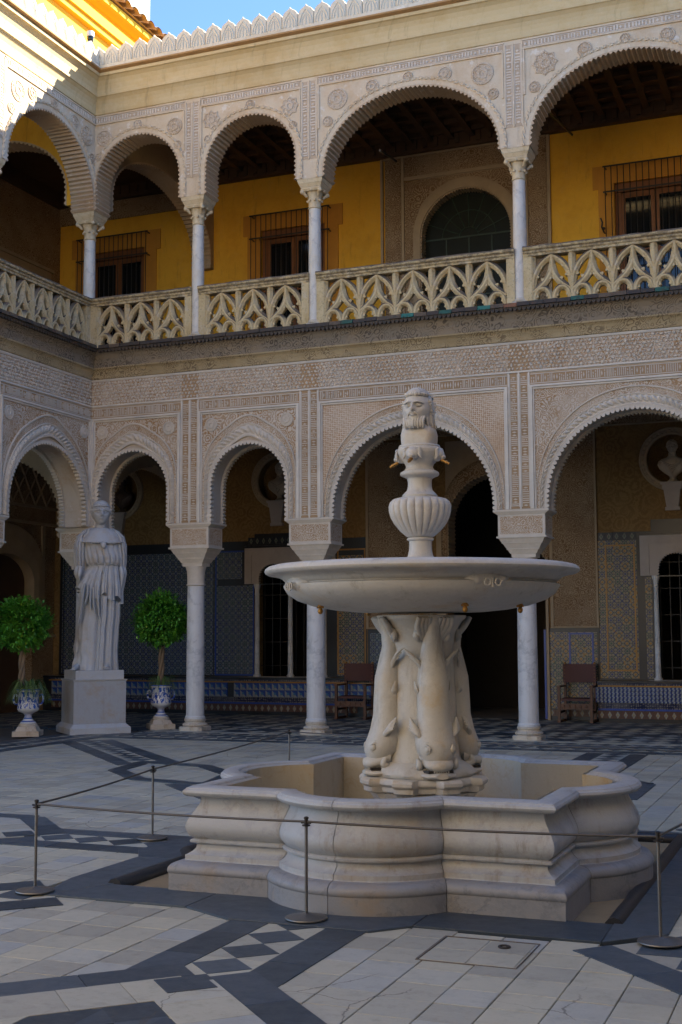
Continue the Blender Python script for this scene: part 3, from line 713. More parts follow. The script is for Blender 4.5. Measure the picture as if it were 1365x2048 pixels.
    for pts in (((-0.115, .03), (-0.10, .14), (-0.06, .22), (0, .30)), ((0.115, .03), (0.10, .14), (0.06, .22), (0, .30)), ((-0.07, .03), (-0.06, .12), (-0.02, .20)), ((0.07, .03), (0.06, .12), (0.02, .20)), ((0, .03), (0, .12), (0, .24))):
        mb.tube([(a, -0.004, b) for a, b in pts], [0.012]*(len(pts)-1)+[0.006], 5)
    me = mb.mesh('merlon', M['merlon'], 40); s = 0.20; dm = -DU-0.16; rnd = random.Random(8)
    while s < min(s_end, 13.5):
        x, y, z = P(s+0.145, dm, 11.698); link('merlon', me, w, (x, y, z+rnd.uniform(-0.008, 0.004)), (0, rnd.uniform(-0.025, 0.025), 0)); s += 0.29
    # --- gallery shell
    c0 = -WL-0.3 if sgn > 0 else DL+0.002
    slab = MB()
    slab.box(c0 if sgn > 0 else DL+0.02, s_end, -DL+0.02, W+0.2, 6.10, 6.535, fn=P)
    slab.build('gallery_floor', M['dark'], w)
    mb = MB(); mb.box(c0 if sgn > 0 else -DU, s_end, DU, W+0.3, 11.42, 11.6, fn=P); mb.box(c0 if sgn > 0 else -DL, s_end, DL, W+0.3, 5.86, 6.09, fn=P); mb.build('gallery_ceiling', M['wood'], w)
    mb = MB(); mb.box(-0.06, 0.06, 0.0, W-0.3, -0.12, 0.0); me = mb.mesh('ceiling_beam', M['wood'])
    s = 0.5
    while s < min(s_end, 13.5):
        x, y, z = P(s, 0.27, 11.418); link('ceiling_beam', me, w, (x, y, z)); x, y, z = P(s, 0.27, 5.858); link('ceiling_beam', me, w, (x, y, z)); s += 0.42
    mb = MB(); d = 0.6
    while d < W: mb.box(-0.2, s_end, d, d+0.07, 11.33, 11.415, fn=P); d += 0.42
    mb.build('ceiling_battens', M['wood'], w, kind='stuff')
    # arches that cross the gallery at the corner
    for z0, zs, za, z1, th, st, mm in ((9.3, 9.62, 10.72, 11.41, DU, 'saw', M['portal_plain']), (3.3, 3.7, 4.85, 5.85, DL, 'saw', M['portal_plain'])):
        Q = lambda u, v, z: P(-v, u, z)
        c = arch_curve((th+W)/2, (W-th)/2-0.14, z0, zs, za, 48)[0]
        mb = MB(); arched_wall(mb, Q, th+0.004, W-0.004, z0, z1, -th+0.01, th-0.01, [c]); mb.build('cross_arch', M['yellow'] if z0 > 5 and sgn < 0 else mm, w)
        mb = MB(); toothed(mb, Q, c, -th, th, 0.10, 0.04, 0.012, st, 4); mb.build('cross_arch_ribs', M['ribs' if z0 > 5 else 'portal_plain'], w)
    return w, P

COLS_B = [0.0, 2.204, 4.402, 7.882, 11.36, 14.84, 16.9, 18.9]
COLS_L = [0.0, 3.0, 5.2, 8.7]
back_wing, PB = build_wing(1, 'shaded arcaded wing facing the viewer, with the wide arches and the long balcony', (X1, YC, 0), 0.0, COLS_B, 19.2, WB, 4, True)
side_wing, PL = build_wing(-1, 'arcaded side wing whose cornice and upper arch catch the sun', (X1, YC, 0), pi/2, COLS_L, 9.0, WL, 2, False)

# ------------------------------------------------------------------ gallery back walls, windows, portals
def wall_pieces(mb, P, s0, s1, z0, z1, d0, d1, holes):
    """rectangular wall with rectangular holes (s0,s1,z0,z1), no two sharing the same s"""
    cur = s0
    for a, b, c, d in sorted(holes):
        if a > cur: mb.box(cur, a, d0, d1, z0, z1, fn=P)
        if c > z0: mb.box(a, b, d0, d1, z0, c, fn=P)
        if d < z1: mb.box(a, b, d0, d1, d, z1, fn=P)
        cur = b
    if cur < s1: mb.box(cur, s1, d0, d1, z0, z1, fn=P)

def niche(parent, P, s, z, W, mring):
    mb = MB(); n = 40; sq = []
    for k in range(n):
        a = 2*pi*k/n; q = max(abs(cos(a)), abs(sin(a))); sq.append((0.7*cos(a)/q, 0.7*sin(a)/q))
    rows = [[P(s+a, W+0.001, z+b) for a, b in sq], [P(s+0.47*cos(2*pi*k/n), W+0.001, z+0.47*sin(2*pi*k/n)) for k in range(n)],
            [P(s+0.47*cos(2*pi*k/n), W+0.30, z+0.47*sin(2*pi*k/n)) for k in range(n)], [P(s+0.35*cos(2*pi*k/n), W+0.38, z+0.35*sin(2*pi*k/n)) for k in range(n)], [P(s+0.01*cos(2*pi*k/n), W+0.40, z+0.01*sin(2*pi*k/n)) for k in range(n)]]
    mb.grid(rows, False, True); o = mb.build('niche', M['ochre_paint'], parent, smooth=40)
    mb = MB(); rows = []
    for r, pr in ((0.445, -0.02), (0.445, 0.03), (0.465, 0.05), (0.485, 0.05), (0.49, 0.035), (0.50, 0.03), (0.53, 0.045), (0.545, 0.04), (0.55, 0.055), (0.575, 0.055), (0.585, 0.03), (0.585, 0.0)):
        m = 144; rows.append([P(s+r*cos(2*pi*k/m), W-pr-(0.012*sin(2*pi*k/m*36) if 0.49 < r < 0.545 else 0), z+r*sin(2*pi*k/m)) for k in range(m)])
    mb.grid(rows, False, True); mb.build('niche_ring', mring, parent, smooth=45)
    mb = MB(); zb = z-0.50
    Q = lambda x, y, zz: P(s+x, W-y, zz)
    mb.box(-0.20, 0.20, -0.32, 0.13, zb+0.03, zb+0.075, fn=Q); mb.box(-0.17, 0.17, 0.0, 0.11, zb-0.06, zb+0.029, fn=Q)
    mb.prism([(-0.15, zb-0.061), (0.15, zb-0.061), (0.105, zb-0.38), (-0.105, zb-0.38)], 0.0, 0.10, lambda a, b, c: Q(a, c, b)); mb.box(-0.13, 0.13, 0.0, 0.09, zb-0.44, zb-0.381, fn=Q)
    mb.build('bust_bracket', M['win_stone'], parent)

# lower wall of the back wing
W = WB; P = PB; w = back_wing
mb = MB()
holes_low = [(-2.72, -1.32, 3.93, 5.33), (1.015, 2.415, 4.03, 5.43), (1.19, 2.78, 0.72, 3.10), (5.30, 7.20, 0.0, 4.70), (9.16, 10.75, 0.72, 3.10), (8.865, 10.265, 4.03, 5.43)]
def split_wall(z0, z1, holes, s0=-WL-0.3, s1=19.2): wall_pieces(mb, P, s0, s1, z0, z1, W, W+0.42, holes)
split_wall(0.0, 3.5, [(1.19, 2.78, 0.72, 3.10), (5.30, 7.20, -1, 3.5), (9.16, 10.75, 0.72, 3.10)])
split_wall(3.5, 5.86, [(-2.72, -1.32, 3.93, 5.33), (1.015, 2.415, 4.03, 5.43), (5.30, 7.20, 3.5, 4.70), (8.865, 10.265, 4.03, 5.43)])
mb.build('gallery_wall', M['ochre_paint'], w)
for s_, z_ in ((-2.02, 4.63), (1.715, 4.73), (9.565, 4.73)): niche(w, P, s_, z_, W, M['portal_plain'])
mb = MB()                                                   # stucco frieze under the ceiling
mb.box(-WL, 19.2, W-0.03, W, 5.44, 5.85, fn=P); mb.build('wall_frieze', M['portal_scroll'], w)
mb = MB()
for z_ in (5.40, 5.62, 5.82): mb.box(-WL, 19.2, W-0.055, W-0.031, z_, z_+0.03, fn=P)
mb.build('wall_moulding', M['portal_plain'], w)

def twin_window(s0):
    c = part('window', w); k = s0+1.01                      # centre
    mb = MB(); ap = [arch_curve(k-0.37, 0.325, 2.62, 2.72, 3.04, 28)[0], arch_curve(k+0.37, 0.325, 2.62, 2.72, 3.04, 28)[0]]
    arched_wall(mb, P, k-1.0, k+1.0, 2.62, 3.35, W-0.045, W-0.003, ap)
    for a in ap: toothed(mb, P, a, W-0.05, W+0.02, 0.055, 0.03, 0.004, 'saw', 4)
    mb.build('head', M['win_stone'], c)
    mb = MB()
    for a, b, c_, d_ in ((k-0.86, k+0.86, 3.21, 3.235), (k-0.86, k-0.835, 2.63, 3.209), (k+0.835, k+0.86, 2.63, 3.209)): mb.box(a, b, W-0.058, W-0.046, c_, d_, fn=P)
    mb.build('moulding', M['win_stone'], c)
    for s_ in (k-0.74, k, k+0.74):
        mb = MB(); x, y, _ = P(s_, W+0.02, 0)
        mb.lathe([(0.075, 0.742), (0.08, 0.77), (0.055, 0.80), (0.052, 1.4), (0.046, 2.40), (0.058, 2.415), (0.046, 2.43), (0.05, 2.5), (0.075, 2.60), (0.075, 2.618)], n=16)
        mb.build('colonnette', M['marble'], c, 40, (x, y, 0))
    mb = MB(); mb.box(k-0.9, k+0.9, W-0.09, W+0.3, 0.705, 0.741, fn=P); mb.build('sill', M['win_stone'], c)
    mb = MB()
    for i in range(9): mb.box(k-0.70+i*0.175-0.008, k-0.70+i*0.175+0.008, W+0.30, W+0.316, 0.745, 3.09, fn=P)
    for i in range(5): mb.box(k-0.79, k+0.79, W+0.317, W+0.33, 0.95+0.48*i, 0.965+0.48*i, fn=P)
    mb.build('grille', M['iron'], c)
twin_window(0.975); twin_window(8.945)

# tiled bench and tile panels
bench = MB(); BD = W-0.36
for a, b in ((-WL, 5.05), (8.20, 19.2)): bench.box(a, b, BD+0.012, W-0.002, 0.0, 0.70, fn=P); bench.box(a-0.01, b+0.01, BD-0.01, W-0.003, 0.701, 0.735, fn=P)
bench.build('tiled_bench', M['tile_black'], w)
_hs = TP/2-0.0012
mb = MB(); mb.prism([(-_hs, -_hs), (_hs, -_hs), (_hs, _hs), (-_hs, _hs)], 0.010, -0.002, lambda a, b, c: (a, c, b), bev=0.0025)
TME = {}
def tile_mesh(m):
    if m not in TME: TME[m] = mb_tile.mesh('tile', M[m])
    return TME[m]
mb_tile = mb
n_ind = [0]; rest = {}
def tile_field(s0, s1, z0, z1, d, mat, single):
    """tiles on the TP lattice of the wing whose centres lie in the rectangle"""
    for i in range(math.ceil((s0+TP/2-1e-6)/TP), math.floor((s1-TP/2+1e-6)/TP)+1):
        for j in range(math.ceil((z0+TP/2-1e-6)/TP), math.floor((z1-TP/2+1e-6)/TP)+1):
            dd = d+0.0015*sin(i*12.9+j*78.2)
            if single and n_ind[0] < 300:
                link('tile', tile_mesh(mat), w, P(i*TP, dd, j*TP)); n_ind[0] += 1
            else:
                r = rest.setdefault(mat, MB()); h = TP/2-0.0012
                r.prism([(i*TP-h, j*TP-h), (i*TP+h, j*TP-h), (i*TP+h, j*TP+h), (i*TP-h, j*TP+h)], dd+0.010, dd-0.002, lambda a, b, c: P(a, c, b), bev=0.0025)
bd = BD
tile_field(8.19, 9.95, 0.07, 0.21, bd, 'tile_leaf', True); tile_field(0.9, 5.05, 0.35, 0.63, bd, 'tile_tri', True); tile_field(8.19, 8.9, 0.77, 3.29, W-0.01, 'tile_a', True)
tile_field(7.21, 8.19, 0.21, 1.61, W-0.01, 'tile_a', True); tile_field(3.64, 5.0, 0.07, 0.21, bd, 'tile_leaf', True)
tile_field(0.35, 1.2, 0.77, 2.6, W-0.01, 'tile_b', True); tile_field(8.93, 9.17, 0.77, 2.6, W-0.01, 'tile_a', False); tile_field(2.77, 3.0, 0.77, 2.6, W-0.01, 'tile_a', False); tile_field(0.35, 0.97, 2.6, 3.29, W-0.01, 'tile_b', False); tile_field(8.19, 8.96, 3.29, 3.43, W-0.01, 'tile_crest', True)
tile_field(9.95, 13, 0.07, 0.21, bd, 'tile_leaf', False); tile_field(-3.5, 3.64, 0.07, 0.21, bd, 'tile_leaf', False); tile_field(-3.5, 0.9, 0.35, 0.63, bd, 'tile_tri', False)
tile_field(-3.5, 0.35, 0.77, 3.29, W-0.01, 'tile_b', False); tile_field(3.0, 3.64, 0.77, 3.22, W-0.01, 'tile_a', False); tile_field(3.64, 5.2, 0.77, 1.61, W-0.01, 'tile_b', False)
tile_field(-3.5, 1.0, 3.36, 3.5, W-0.01, 'tile_crest', False); tile_field(1.0, 3.0, 3.43, 3.64, W-0.01, 'tile_crest', False); tile_field(3.0, 3.64, 3.36, 3.5, W-0.01, 'tile_crest', False)
tile_field(8.68, 11.2, 3.5, 3.64, W-0.01, 'tile_crest', False); tile_field(11.0, 13, 0.77, 3.29, W-0.01, 'tile_a', False)
tile_field(1.0, 2.98, 3.35, 3.5, W-0.01, 'tile_b', False); tile_field(8.95, 11.0, 3.35, 3.5, W-0.01, 'tile_b', False); tile_field(7.21, 8.19, 0.07, 0.21, W-0.01, 'tile_leaf', False)
for k_, r_ in rest.items(): r_.build('tile_field', M[k_], w, kind='stuff')
loz = MB(); h = 0.033
for i in range(int(8.25/0.07), int(13/0.07)):
    for j in (5, 6, 7, 8):
        s_, z_ = i*0.07, j*0.07+0.035
        loz.prism([(s_-h, z_-h), (s_+h, z_-h), (s_+h, z_+h), (s_-h, z_+h)], bd+0.010, bd-0.002, lambda a, b, c: P(a, c, b), bev=0.004)
loz.build('tile_field', M['tile_loz'], w, kind='stuff')
class Strips:
    def __init__(s, name, m): s.name, s.m = name, m
    def box(s, *q, fn): mb_ = MB(); mb_.box(*q, fn=fn); mb_.build(s.name, M[s.m], w)
bl, gd, sm, bk = Strips('blue_tile_border', 'tile_blue'), Strips('gold_tile_border', 'tile_gold'), Strips('small_tile_border', 'tile_small'), Strips('black_tile_border', 'tile_black')
for a, b in ((-3.5, 5.05), (8.20, 13.0)):
    bl.box(a, b, bd-0.004, bd+0.012, 0.213, 0.247, fn=P); sm.box(a, b, bd-0.003, bd+0.012, 0.25, 0.345, fn=P)
    gd.box(a, b, bd-0.004, bd+0.012, 0.633, 0.658, fn=P); sm.box(a, b, bd-0.003, bd+0.012, 0.661, 0.699, fn=P)
def frame(mb_, s0, s1, z0, z1, t, d0, d1):
    mb_.box(s0, s1, d0, d1, z0, z0+t, fn=P); mb_.box(s0, s1, d0, d1, z1-t, z1, fn=P); mb_.box(s0, s0+t, d0, d1, z0+t+.001, z1-t-.001, fn=P); mb_.box(s1-t, s1, d0, d1, z0+t+.001, z1-t-.001, fn=P)
d0, d1 = W-0.018, W-0.001
frame(gd, 8.32, 8.86, 0.90, 3.20, 0.028, W-0.021, W-0.0135); frame(bk, 8.165, 9.17, 0.745, 3.30, 0.022, d0, d1); frame(bk, 8.905, 11.01, 2.60, 3.42, 0.022, d0-0.002, d1)
frame(bl, 7.62, 8.08, 0.95, 1.60, 0.035, W-0.021, W-0.0135); frame(bk, 7.205, 8.162, 0.19, 1.685, 0.02, d0, d1); frame(bl, 4.05, 4.95, 0.95, 1.60, 0.035, W-0.021, W-0.0135)
frame(bk, 0.955, 3.01, 2.60, 3.42, 0.022, d0-0.002, d1); frame(bl, 0.30, 1.19, 0.76, 3.31, 0.03, d0, d1); frame(gd, 3.02, 3.62, 0.80, 3.28, 0.028, d0, d1); frame(bk, -3.4, 0.28, 0.75, 3.32, 0.02, d0, d1)
bl.box(7.16, 7.20, W-0.03, W+0.3, 0.02, 1.66, fn=P)

for a, b, z0, z1 in ((-3.5, 1.19, 0.74, 3.5), (2.79, 3.64, 0.74, 3.5), (3.66, 5.2, 0.74, 1.68), (7.21, 8.19, 0.0, 1.68), (8.192, 9.155, 0.74, 3.43), (1.191, 2.789, 3.15, 3.64), (9.156, 10.7, 3.15, 3.64)): mb = MB(); mb.box(a, b, W-0.006, W-0.001, z0, z1, fn=P); mb.build('tile_backing', M['tile_black'], w)
mb = MB(); mb.box(-WL, -0.25, W-0.04, W-0.002, 10.72, 11.13, fn=P); mb.build('wall_frieze', M['portal_scroll'], w)
# lower portal
for a, b in ((3.70, 4.95), (7.36, 8.15)): mb = MB(); mb.box(a, b, W-0.035, W-0.003, 1.72, 5.36, fn=P); mb.build('portal_panel', M['portal'], w)
for a, b, z0, z1 in ((3.645, 3.698, 1.69, 5.38), (4.952, 5.01, 1.69, 5.38), (7.30, 7.358, 1.69, 5.38), (8.152, 8.19, 1.69, 5.38), (3.70, 4.95, 1.69, 1.718), (7.36, 8.15, 1.69, 1.718), (5.10, 5.28, 0.0, 3.6), (7.21, 7.26, 0.0, 3.6)): mb = MB(); mb.box(a, b, W-0.052, W-0.003, z0, z1, fn=P); mb.build('portal_moulding', M['portal_plain'], w)
mb = MB(); ac = arch_curve(6.25, 0.93, 3.0, 3.72, 4.64, 48)[0]
arched_wall(mb, P, 5.29, 7.20, 3.0, 5.3, W-0.03, W+0.42, [ac]); toothed(mb, P, ac, W-0.035, W+0.425, 0.08, 0.03, 0.006); mb.build('portal_arch', M['portal_plain'], w)
mb = MB(); archivolt(mb, P, ac, [(0, 0), (0, 0.03), (0.4, 0.05), (0.8, 0.045), (1, 0.02), (1, 0)], W-0.03, 0.12, 0.30); mb.build('portal_archivolt', M['portal_scroll'], w, smooth=50)
mb = MB()                                                   # lower rooms, and a dark backing added upstairs to shut out sky light
for a, b in ((0.2, 4.4), (4.5, 8.6), (8.7, 12.0)):
    mb.box(a, b, W+3.9, W+4.0, -0.1, 5.8, fn=P); mb.box(a, a+0.05, W+0.43, W+3.89, -0.1, 5.8, fn=P); mb.box(b-0.05, b, W+0.43, W+3.89, -0.1, 5.8, fn=P); mb.box(a, b, W+0.43, W+3.89, 5.81, 5.9, fn=P)
mb.box(-WL-0.3, 19.2, W+0.9, W+1.0, 6.0, 11.5, fn=P); mb.box(-WL-0.3, 19.2, W+0.41, W+0.899, 11.43, 11.5, fn=P)
mb.build('rooms_and_backing', M['dark'], w)

# upper wall of the back wing
mb = MB()
wall_pieces(mb, P, -WL-0.3, 19.2, 6.53, 11.42, W, W+0.4, [(-2.95, -1.45, 6.8, 10.02), (1.32, 2.78, 6.8, 10.02), (4.80, 6.73, 6.6, 10.40), (8.66, 10.12, 6.8, 10.02), (12.2, 13.7, 6.8, 10.02)])
mb.build('gallery_wall', M['yellow'], w)
def balcony_window(a, b):
    """grilled double window with its painted surround; a,b = outer edges of the iron grille"""
    c = part('window', w); m = (a+b)/2; hw = 0.73
    mb = MB()
    for q0, q1 in ((a-0.16, m-hw), (m+hw, b+0.16)): mb.box(q0, q1, W-0.03, W-0.002, 6.8, 10.0, fn=P)
    mb.box(a-0.16, b+0.16, W-0.03, W-0.002, 10.001, 10.36, fn=P); mb.box(a-0.26, a-0.161, W-0.03, W-0.002, 9.92, 10.36, fn=P); mb.box(b+0.161, b+0.26, W-0.03, W-0.002, 9.92, 10.36, fn=P)
    mb.build('surround', M['ochre'], c)
    mb = MB(); f = W+0.10
    mb.box(m-hw, m-hw+0.11, f, f+0.08, 6.8, 9.85, fn=P); mb.box(m+hw-0.11, m+hw, f, f+0.08, 6.8, 9.85, fn=P); mb.box(m-hw, m+hw, f-0.03, f+0.08, 9.851, 10.02, fn=P)
    mb.build('frame', M['woodwin'], c)
    for q0, q1 in ((m-hw+0.112, m-0.006), (m+0.006, m+hw-0.112)):
        mb = MB()
        for u0, u1, z0, z1 in ((q0, q0+0.07, 6.82, 9.84), (q1-0.07, q1, 6.82, 9.84), (q0+.071, q1-.071, 9.74, 9.84), (q0+.071, q1-.071, 7.0, 7.12), (q0+.071, q1-.071, 8.70, 8.735), (q0+.071, q1-.071, 7.9, 7.935)): mb.box(u0, u1, f+0.02, f+0.065, z0, z1, fn=P)
        mb.build('casement', M['woodwin'], c)
        mb = MB(); mb.box(q0+0.06, q1-0.06, f+0.04, f+0.048, 6.9, 9.78, fn=P); mb.build('pane', M['glass'], c)
    mb = MB(); g = W-0.20
    n = int((b-a)/0.115)
    for k in range(n+1):
        s_ = a+(b-a)*k/n; mb.tube([P(s_, g, 6.9), P(s_, g, 10.28)], 0.009, 5)
    for z_ in (7.2, 8.5, 9.78, 10.27):
        mb.box(a-0.04, b+0.04, g-0.006, g+0.006, z_, z_+0.028, fn=P)
        for s_ in (a, b): mb.box(s_-0.008, s_+0.008, g+0.007, W-0.031, z_+0.004, z_+0.02, fn=P)
    mb.build('grille', M['iron'], c)
for a, b in ((-3.06, -1.33), (1.185, 2.915), (8.525, 10.255), (12.1, 13.83)): balcony_window(a, b)
# upper portal
mb = MB(); ac = arch_curve(5.765, 0.93, 6.6, 9.40, 10.33, 48)[0]
arched_wall(mb, P, 4.80, 6.73, 6.6, 10.62, W-0.03, W+0.2, [ac]); toothed(mb, P, ac, W-0.034, W+0.205, 0.06, 0.035, 0.004, 'lobe', 5); mb.build('portal_arch', M['portal_plain'], w)
q = resample(ac, 0.03); nn = normals2(q)
mb = MB(); cur = [(min(max(s+nx*0.2, 4.55), 6.98), min(z+nz*0.2, 10.6)) for (s, z), (nx, nz) in zip(q, nn)]
for (sa, za_), (sb, zb_) in zip(cur, cur[1:]):
    if sb-sa > 1e-4: mb.add([P(sa, W-0.045, za_), P(sb, W-0.045, zb_), P(sb, W-0.045, 10.60), P(sa, W-0.045, 10.60)], [(0, 1, 2, 3)])
mb.build('portal_spandrel', M['portal_scroll'], w, fix=False)
mb = MB(); archivolt(mb, P, ac, [(0, 0), (0, 0.03), (0.5, 0.045), (1, 0.03), (1, 0)], W-0.03, 0.14, 0.20); mb.build('portal_archivolt', M['portal_plain'], w, smooth=50)
for a, b, z0, z1 in ((4.10, 4.44, 6.6, 11.1), (7.03, 7.39, 6.6, 11.1), (4.52, 6.95, 10.70, 11.1), (4.515, 4.80, 6.6, 10.6), (6.73, 6.955, 6.6, 10.6)): mb = MB(); mb.box(a, b, W-0.04, W-0.003, z0, z1, fn=P); mb.build('portal_panel', M['portal'], w)
for a, b, z0, z1 in ((4.01, 4.06, 6.6, 11.13), (4.45, 4.51, 6.6, 11.1), (6.96, 7.02, 6.6, 11.1), (7.40, 7.46, 6.6, 11.13), (4.515, 6.955, 10.62, 10.69), (4.07, 7.39, 11.105, 11.135)): mb = MB(); mb.box(a, b, W-0.06, W-0.003, z0, z1, fn=P); mb.build('portal_moulding', M['portal_plain'], w)
mb = MB(); mb.box(4.8, 6.73, W+0.23, W+0.24, 6.6, 10.4, fn=P); mb.build('pane', M['glass_dull'], w)
mb = MB(); c0 = (5.765, 9.40)                               # fan light bars
for k in range(1, 8):
    a = pi*k/8; mb.tube([P(c0[0]+0.2*cos(a), W+0.222, c0[1]+0.2*sin(a)), P(c0[0]+0.95*cos(a), W+0.222, c0[1]+0.95*sin(a))], 0.011, 5)
for r_ in (0.2, 0.55): mb.tube([P(c0[0]+r_*cos(pi*k/16), W+0.222, c0[1]+r_*sin(pi*k/16)) for k in range(17)], 0.011, 5)
for z_ in (9.4, 8.8, 8.2): mb.box(4.82, 6.70, W+0.21, W+0.226, z_, z_+0.03, fn=P)
for s_ in (5.3, 5.765, 6.23): mb.box(s_-0.012, s_+0.012, W+0.212, W+0.224, 6.6, 9.39, fn=P)
mb.build('fanlight_bars', plain('green_iron', (0.03, 0.055, 0.04), 0.5, 0.3, 8), w)
mb = MB(); mb.box(-WL, 19.2, W-0.14, W-0.001, 11.14, 11.42, fn=P); mb.box(-WL, 19.2, DU+0.001, DU+0.10, 11.10, 11.42, fn=P); mb.build('wall_beam', M['wood'], w)
mb = MB()
for k in range(70): mb.box(-3.4+k*0.22, -3.4+k*0.22+0.08, W-0.19, W-0.141, 11.20, 11.38, fn=P)
mb.build('beam_corbels', M['wood'], w, kind='stuff')
mb = MB(); mb.tube([P(8.31, 0.3, 9.85), P(7.93, 4.2, 11.0)], 0.022, 6); mb.tube([P(5.46, 0.3, 9.64), P(4.40, 4.2, 11.0)], 0.022, 6); mb.build('tie_rod', M['iron'], w)
mb = MB(); mb.tube([P(8.47, W-0.0, 9.06), P(8.47, W-0.12, 9.06), P(8.44, W-0.17, 9.14), P(8.46, W-0.20, 9.22), P(8.43, W-0.22, 9.30)], 0.016, 6); mb.sphere(P(8.47, W-0.13, 9.12), 0.03); mb.build('wall_hook', M['iron'], w)

# left wing: back walls
w2, P2, W2 = side_wing, PL, WL
mb = MB()
wall_pieces(mb, P2, -WB, 9.0, 0.0, 5.86, W2, W2+0.4, [(-3.6, -1.7, 0, 3.3)]); wall_pieces(mb, P2, -WB, 9.0, 6.53, 11.42, W2, W2+0.4, [(-3.75, -2.2, 6.6, 9.3)])
mb.build('gallery_wall', M['portal'], w2)
mb = MB(); ac = arch_curve(-2.65, 0.92, 2.0, 2.7, 3.28, 32)[0]
arched_wall(mb, P2, -3.62, -1.68, 2.0, 3.32, W2-0.02, W2+0.38, [ac]); archivolt(mb, P2, ac, [(0, 0), (0, 0.03), (0.5, 0.05), (1, 0.04), (1, 0)], W2-0.02, 0.3, 0.62, rope=(0.5, 1, 0.12, 0.02))
for z_ in (3.95, 4.3, 1.55): mb.box(-WB, 9.0, W2-0.06, W2-0.001, z_, z_+0.06, fn=P2)
for q in (-3.95, -1.3): mb.box(q, q+0.10, W2-0.05, W2-0.001, 1.6, 3.94, fn=P2)
mb.build('door_arch', M['portal_plain'], w2)
mb = MB(); n = 12                                           # big diamond lattice above the door
for k in range(-14, 30):
    for sg in (-1, 1):
        a = k*0.4; pts = [(a+sg*t*0.1, 4.37+t*0.147) for t in range(11)]
        pts = [q for q in pts if -WB < q[0] < 6]
        if len(pts) > 2: mb.tube([P2(q0, W2-0.02, q1) for q0, q1 in pts], 0.025, 4)
mb.build('lattice_relief', M['portal_plain'], w2, kind='stuff')
mb = MB(); mb.box(-3.98, -3.75, W2-0.05, W2-0.001, 6.54, 9.55, fn=P2); mb.box(-2.2, -1.95, W2-0.05, W2-0.001, 6.54, 9.55, fn=P2); mb.box(-3.749, -2.201, W2-0.05, W2-0.001, 9.3, 9.55, fn=P2); mb.box(-4.05, -1.9, W2-0.09, W2-0.001, 9.551, 9.62, fn=P2)
mb.build('door_frame', M['portal_plain'], w2)
mb = MB(); mb.box(-3.75, -2.2, W2+0.1, W2+0.16, 6.6, 9.3, fn=P2); mb.build('door_leaf', M['wood'], w2); mb = MB(); mb.box(-3.6, -1.7, W2+0.2, W2+0.26, 0.0, 3.3, fn=P2); mb.build('door_leaf', M['wood'], w2)
mb = MB(); mb.box(-4.3, 9.0, W2-0.12, W2-0.001, 11.10, 11.42, fn=P2); mb.box(-0.1, 9.0, DU+0.001, DU+0.10, 11.10, 11.42, fn=P2); mb.build('wall_beam', M['wood'], w2)

# ------------------------------------------------------------------ buildings beyond and round the courtyard
def m_paving(name, cols, rough=0.55, streak=0.12):
    t = NT(name); v = t.attr('tint'); g = t.n('ShaderNodeNewGeometry').outputs['Position']
    c = t.ramp(v, cols)
    n1 = t.noise(g, 0.9, 5, 0.65); n2 = t.noise(g, 9, 5, 0.7); n3 = t.noise(g, 60, 3, 0.6)
    dark = t.ramp(v, [(p, tuple(0.62*q for q in cc)) for p, cc in cols])
    crk = t.vor(t.vmath('ADD', g, t.vmath('SCALE', t.noise(g, 5, 4, 0.6, out=1), 0.12)), 1.3, 'DISTANCE_TO_EDGE')
    crk = t.math('MULTIPLY', t.math('SUBTRACT', 1.0, t.step(crk, 0.002, 0.006)), t.step(t.noise(g, 0.7, 2, 0.5), 0.52, 0.6))
    strk = t.noise(t.vmath('MULTIPLY', g, (2.5, 14.0, 1.0)), 1.6, 5, 0.7)
    c = t.mix(t.math('MULTIPLY', t.step(strk, 0.56, 0.72), streak), c, tuple(min(1, q*1.7) for q in cols[1][1]))
    c = t.mix(t.math('MULTIPLY', crk, 0.7), c, (0.06, 0.052, 0.045))
    c = t.mix(t.math('MULTIPLY', t.step(n1, 0.45, 0.7), 0.35), c, dark)
    c = t.mix(t.math('MULTIPLY', t.step(n2, 0.48, 0.72), 0.45), c, dark)
    c = t.mix(t.math('MULTIPLY', t.step(n3, 0.55, 0.75), 0.2), c, (0.18, 0.14, 0.10))
    return t.done(c, t.math('ADD', rough-0.12, t.math('MULTIPLY', n2, 0.3)), t.bump(n2, 0.12, 0.01, t.bump(n3, 0.1, 0.004)), spec=0.35)
M['slab'] = m_paving('pale_marble_paving', [(0.0, (0.30, 0.285, 0.235)), (0.3, (0.375, 0.355, 0.285)), (0.6, (0.43, 0.40, 0.305)), (0.85, (0.39, 0.38, 0.325)), (1.0, (0.31, 0.32, 0.31))])
M['slate'] = m_paving('dark_slate_paving', [(0.0, (0.032, 0.044, 0.056)), (0.5, (0.048, 0.064, 0.082)), (1.0, (0.072, 0.092, 0.112))], 0.42, 0.5)
M['mortar'] = plain('mortar_joint', (0.13, 0.11, 0.09), 0.95, 0.4, 3)
M['sand'] = plain('pit_floor', (0.27, 0.205, 0.12), 0.9, 0.4, 5)

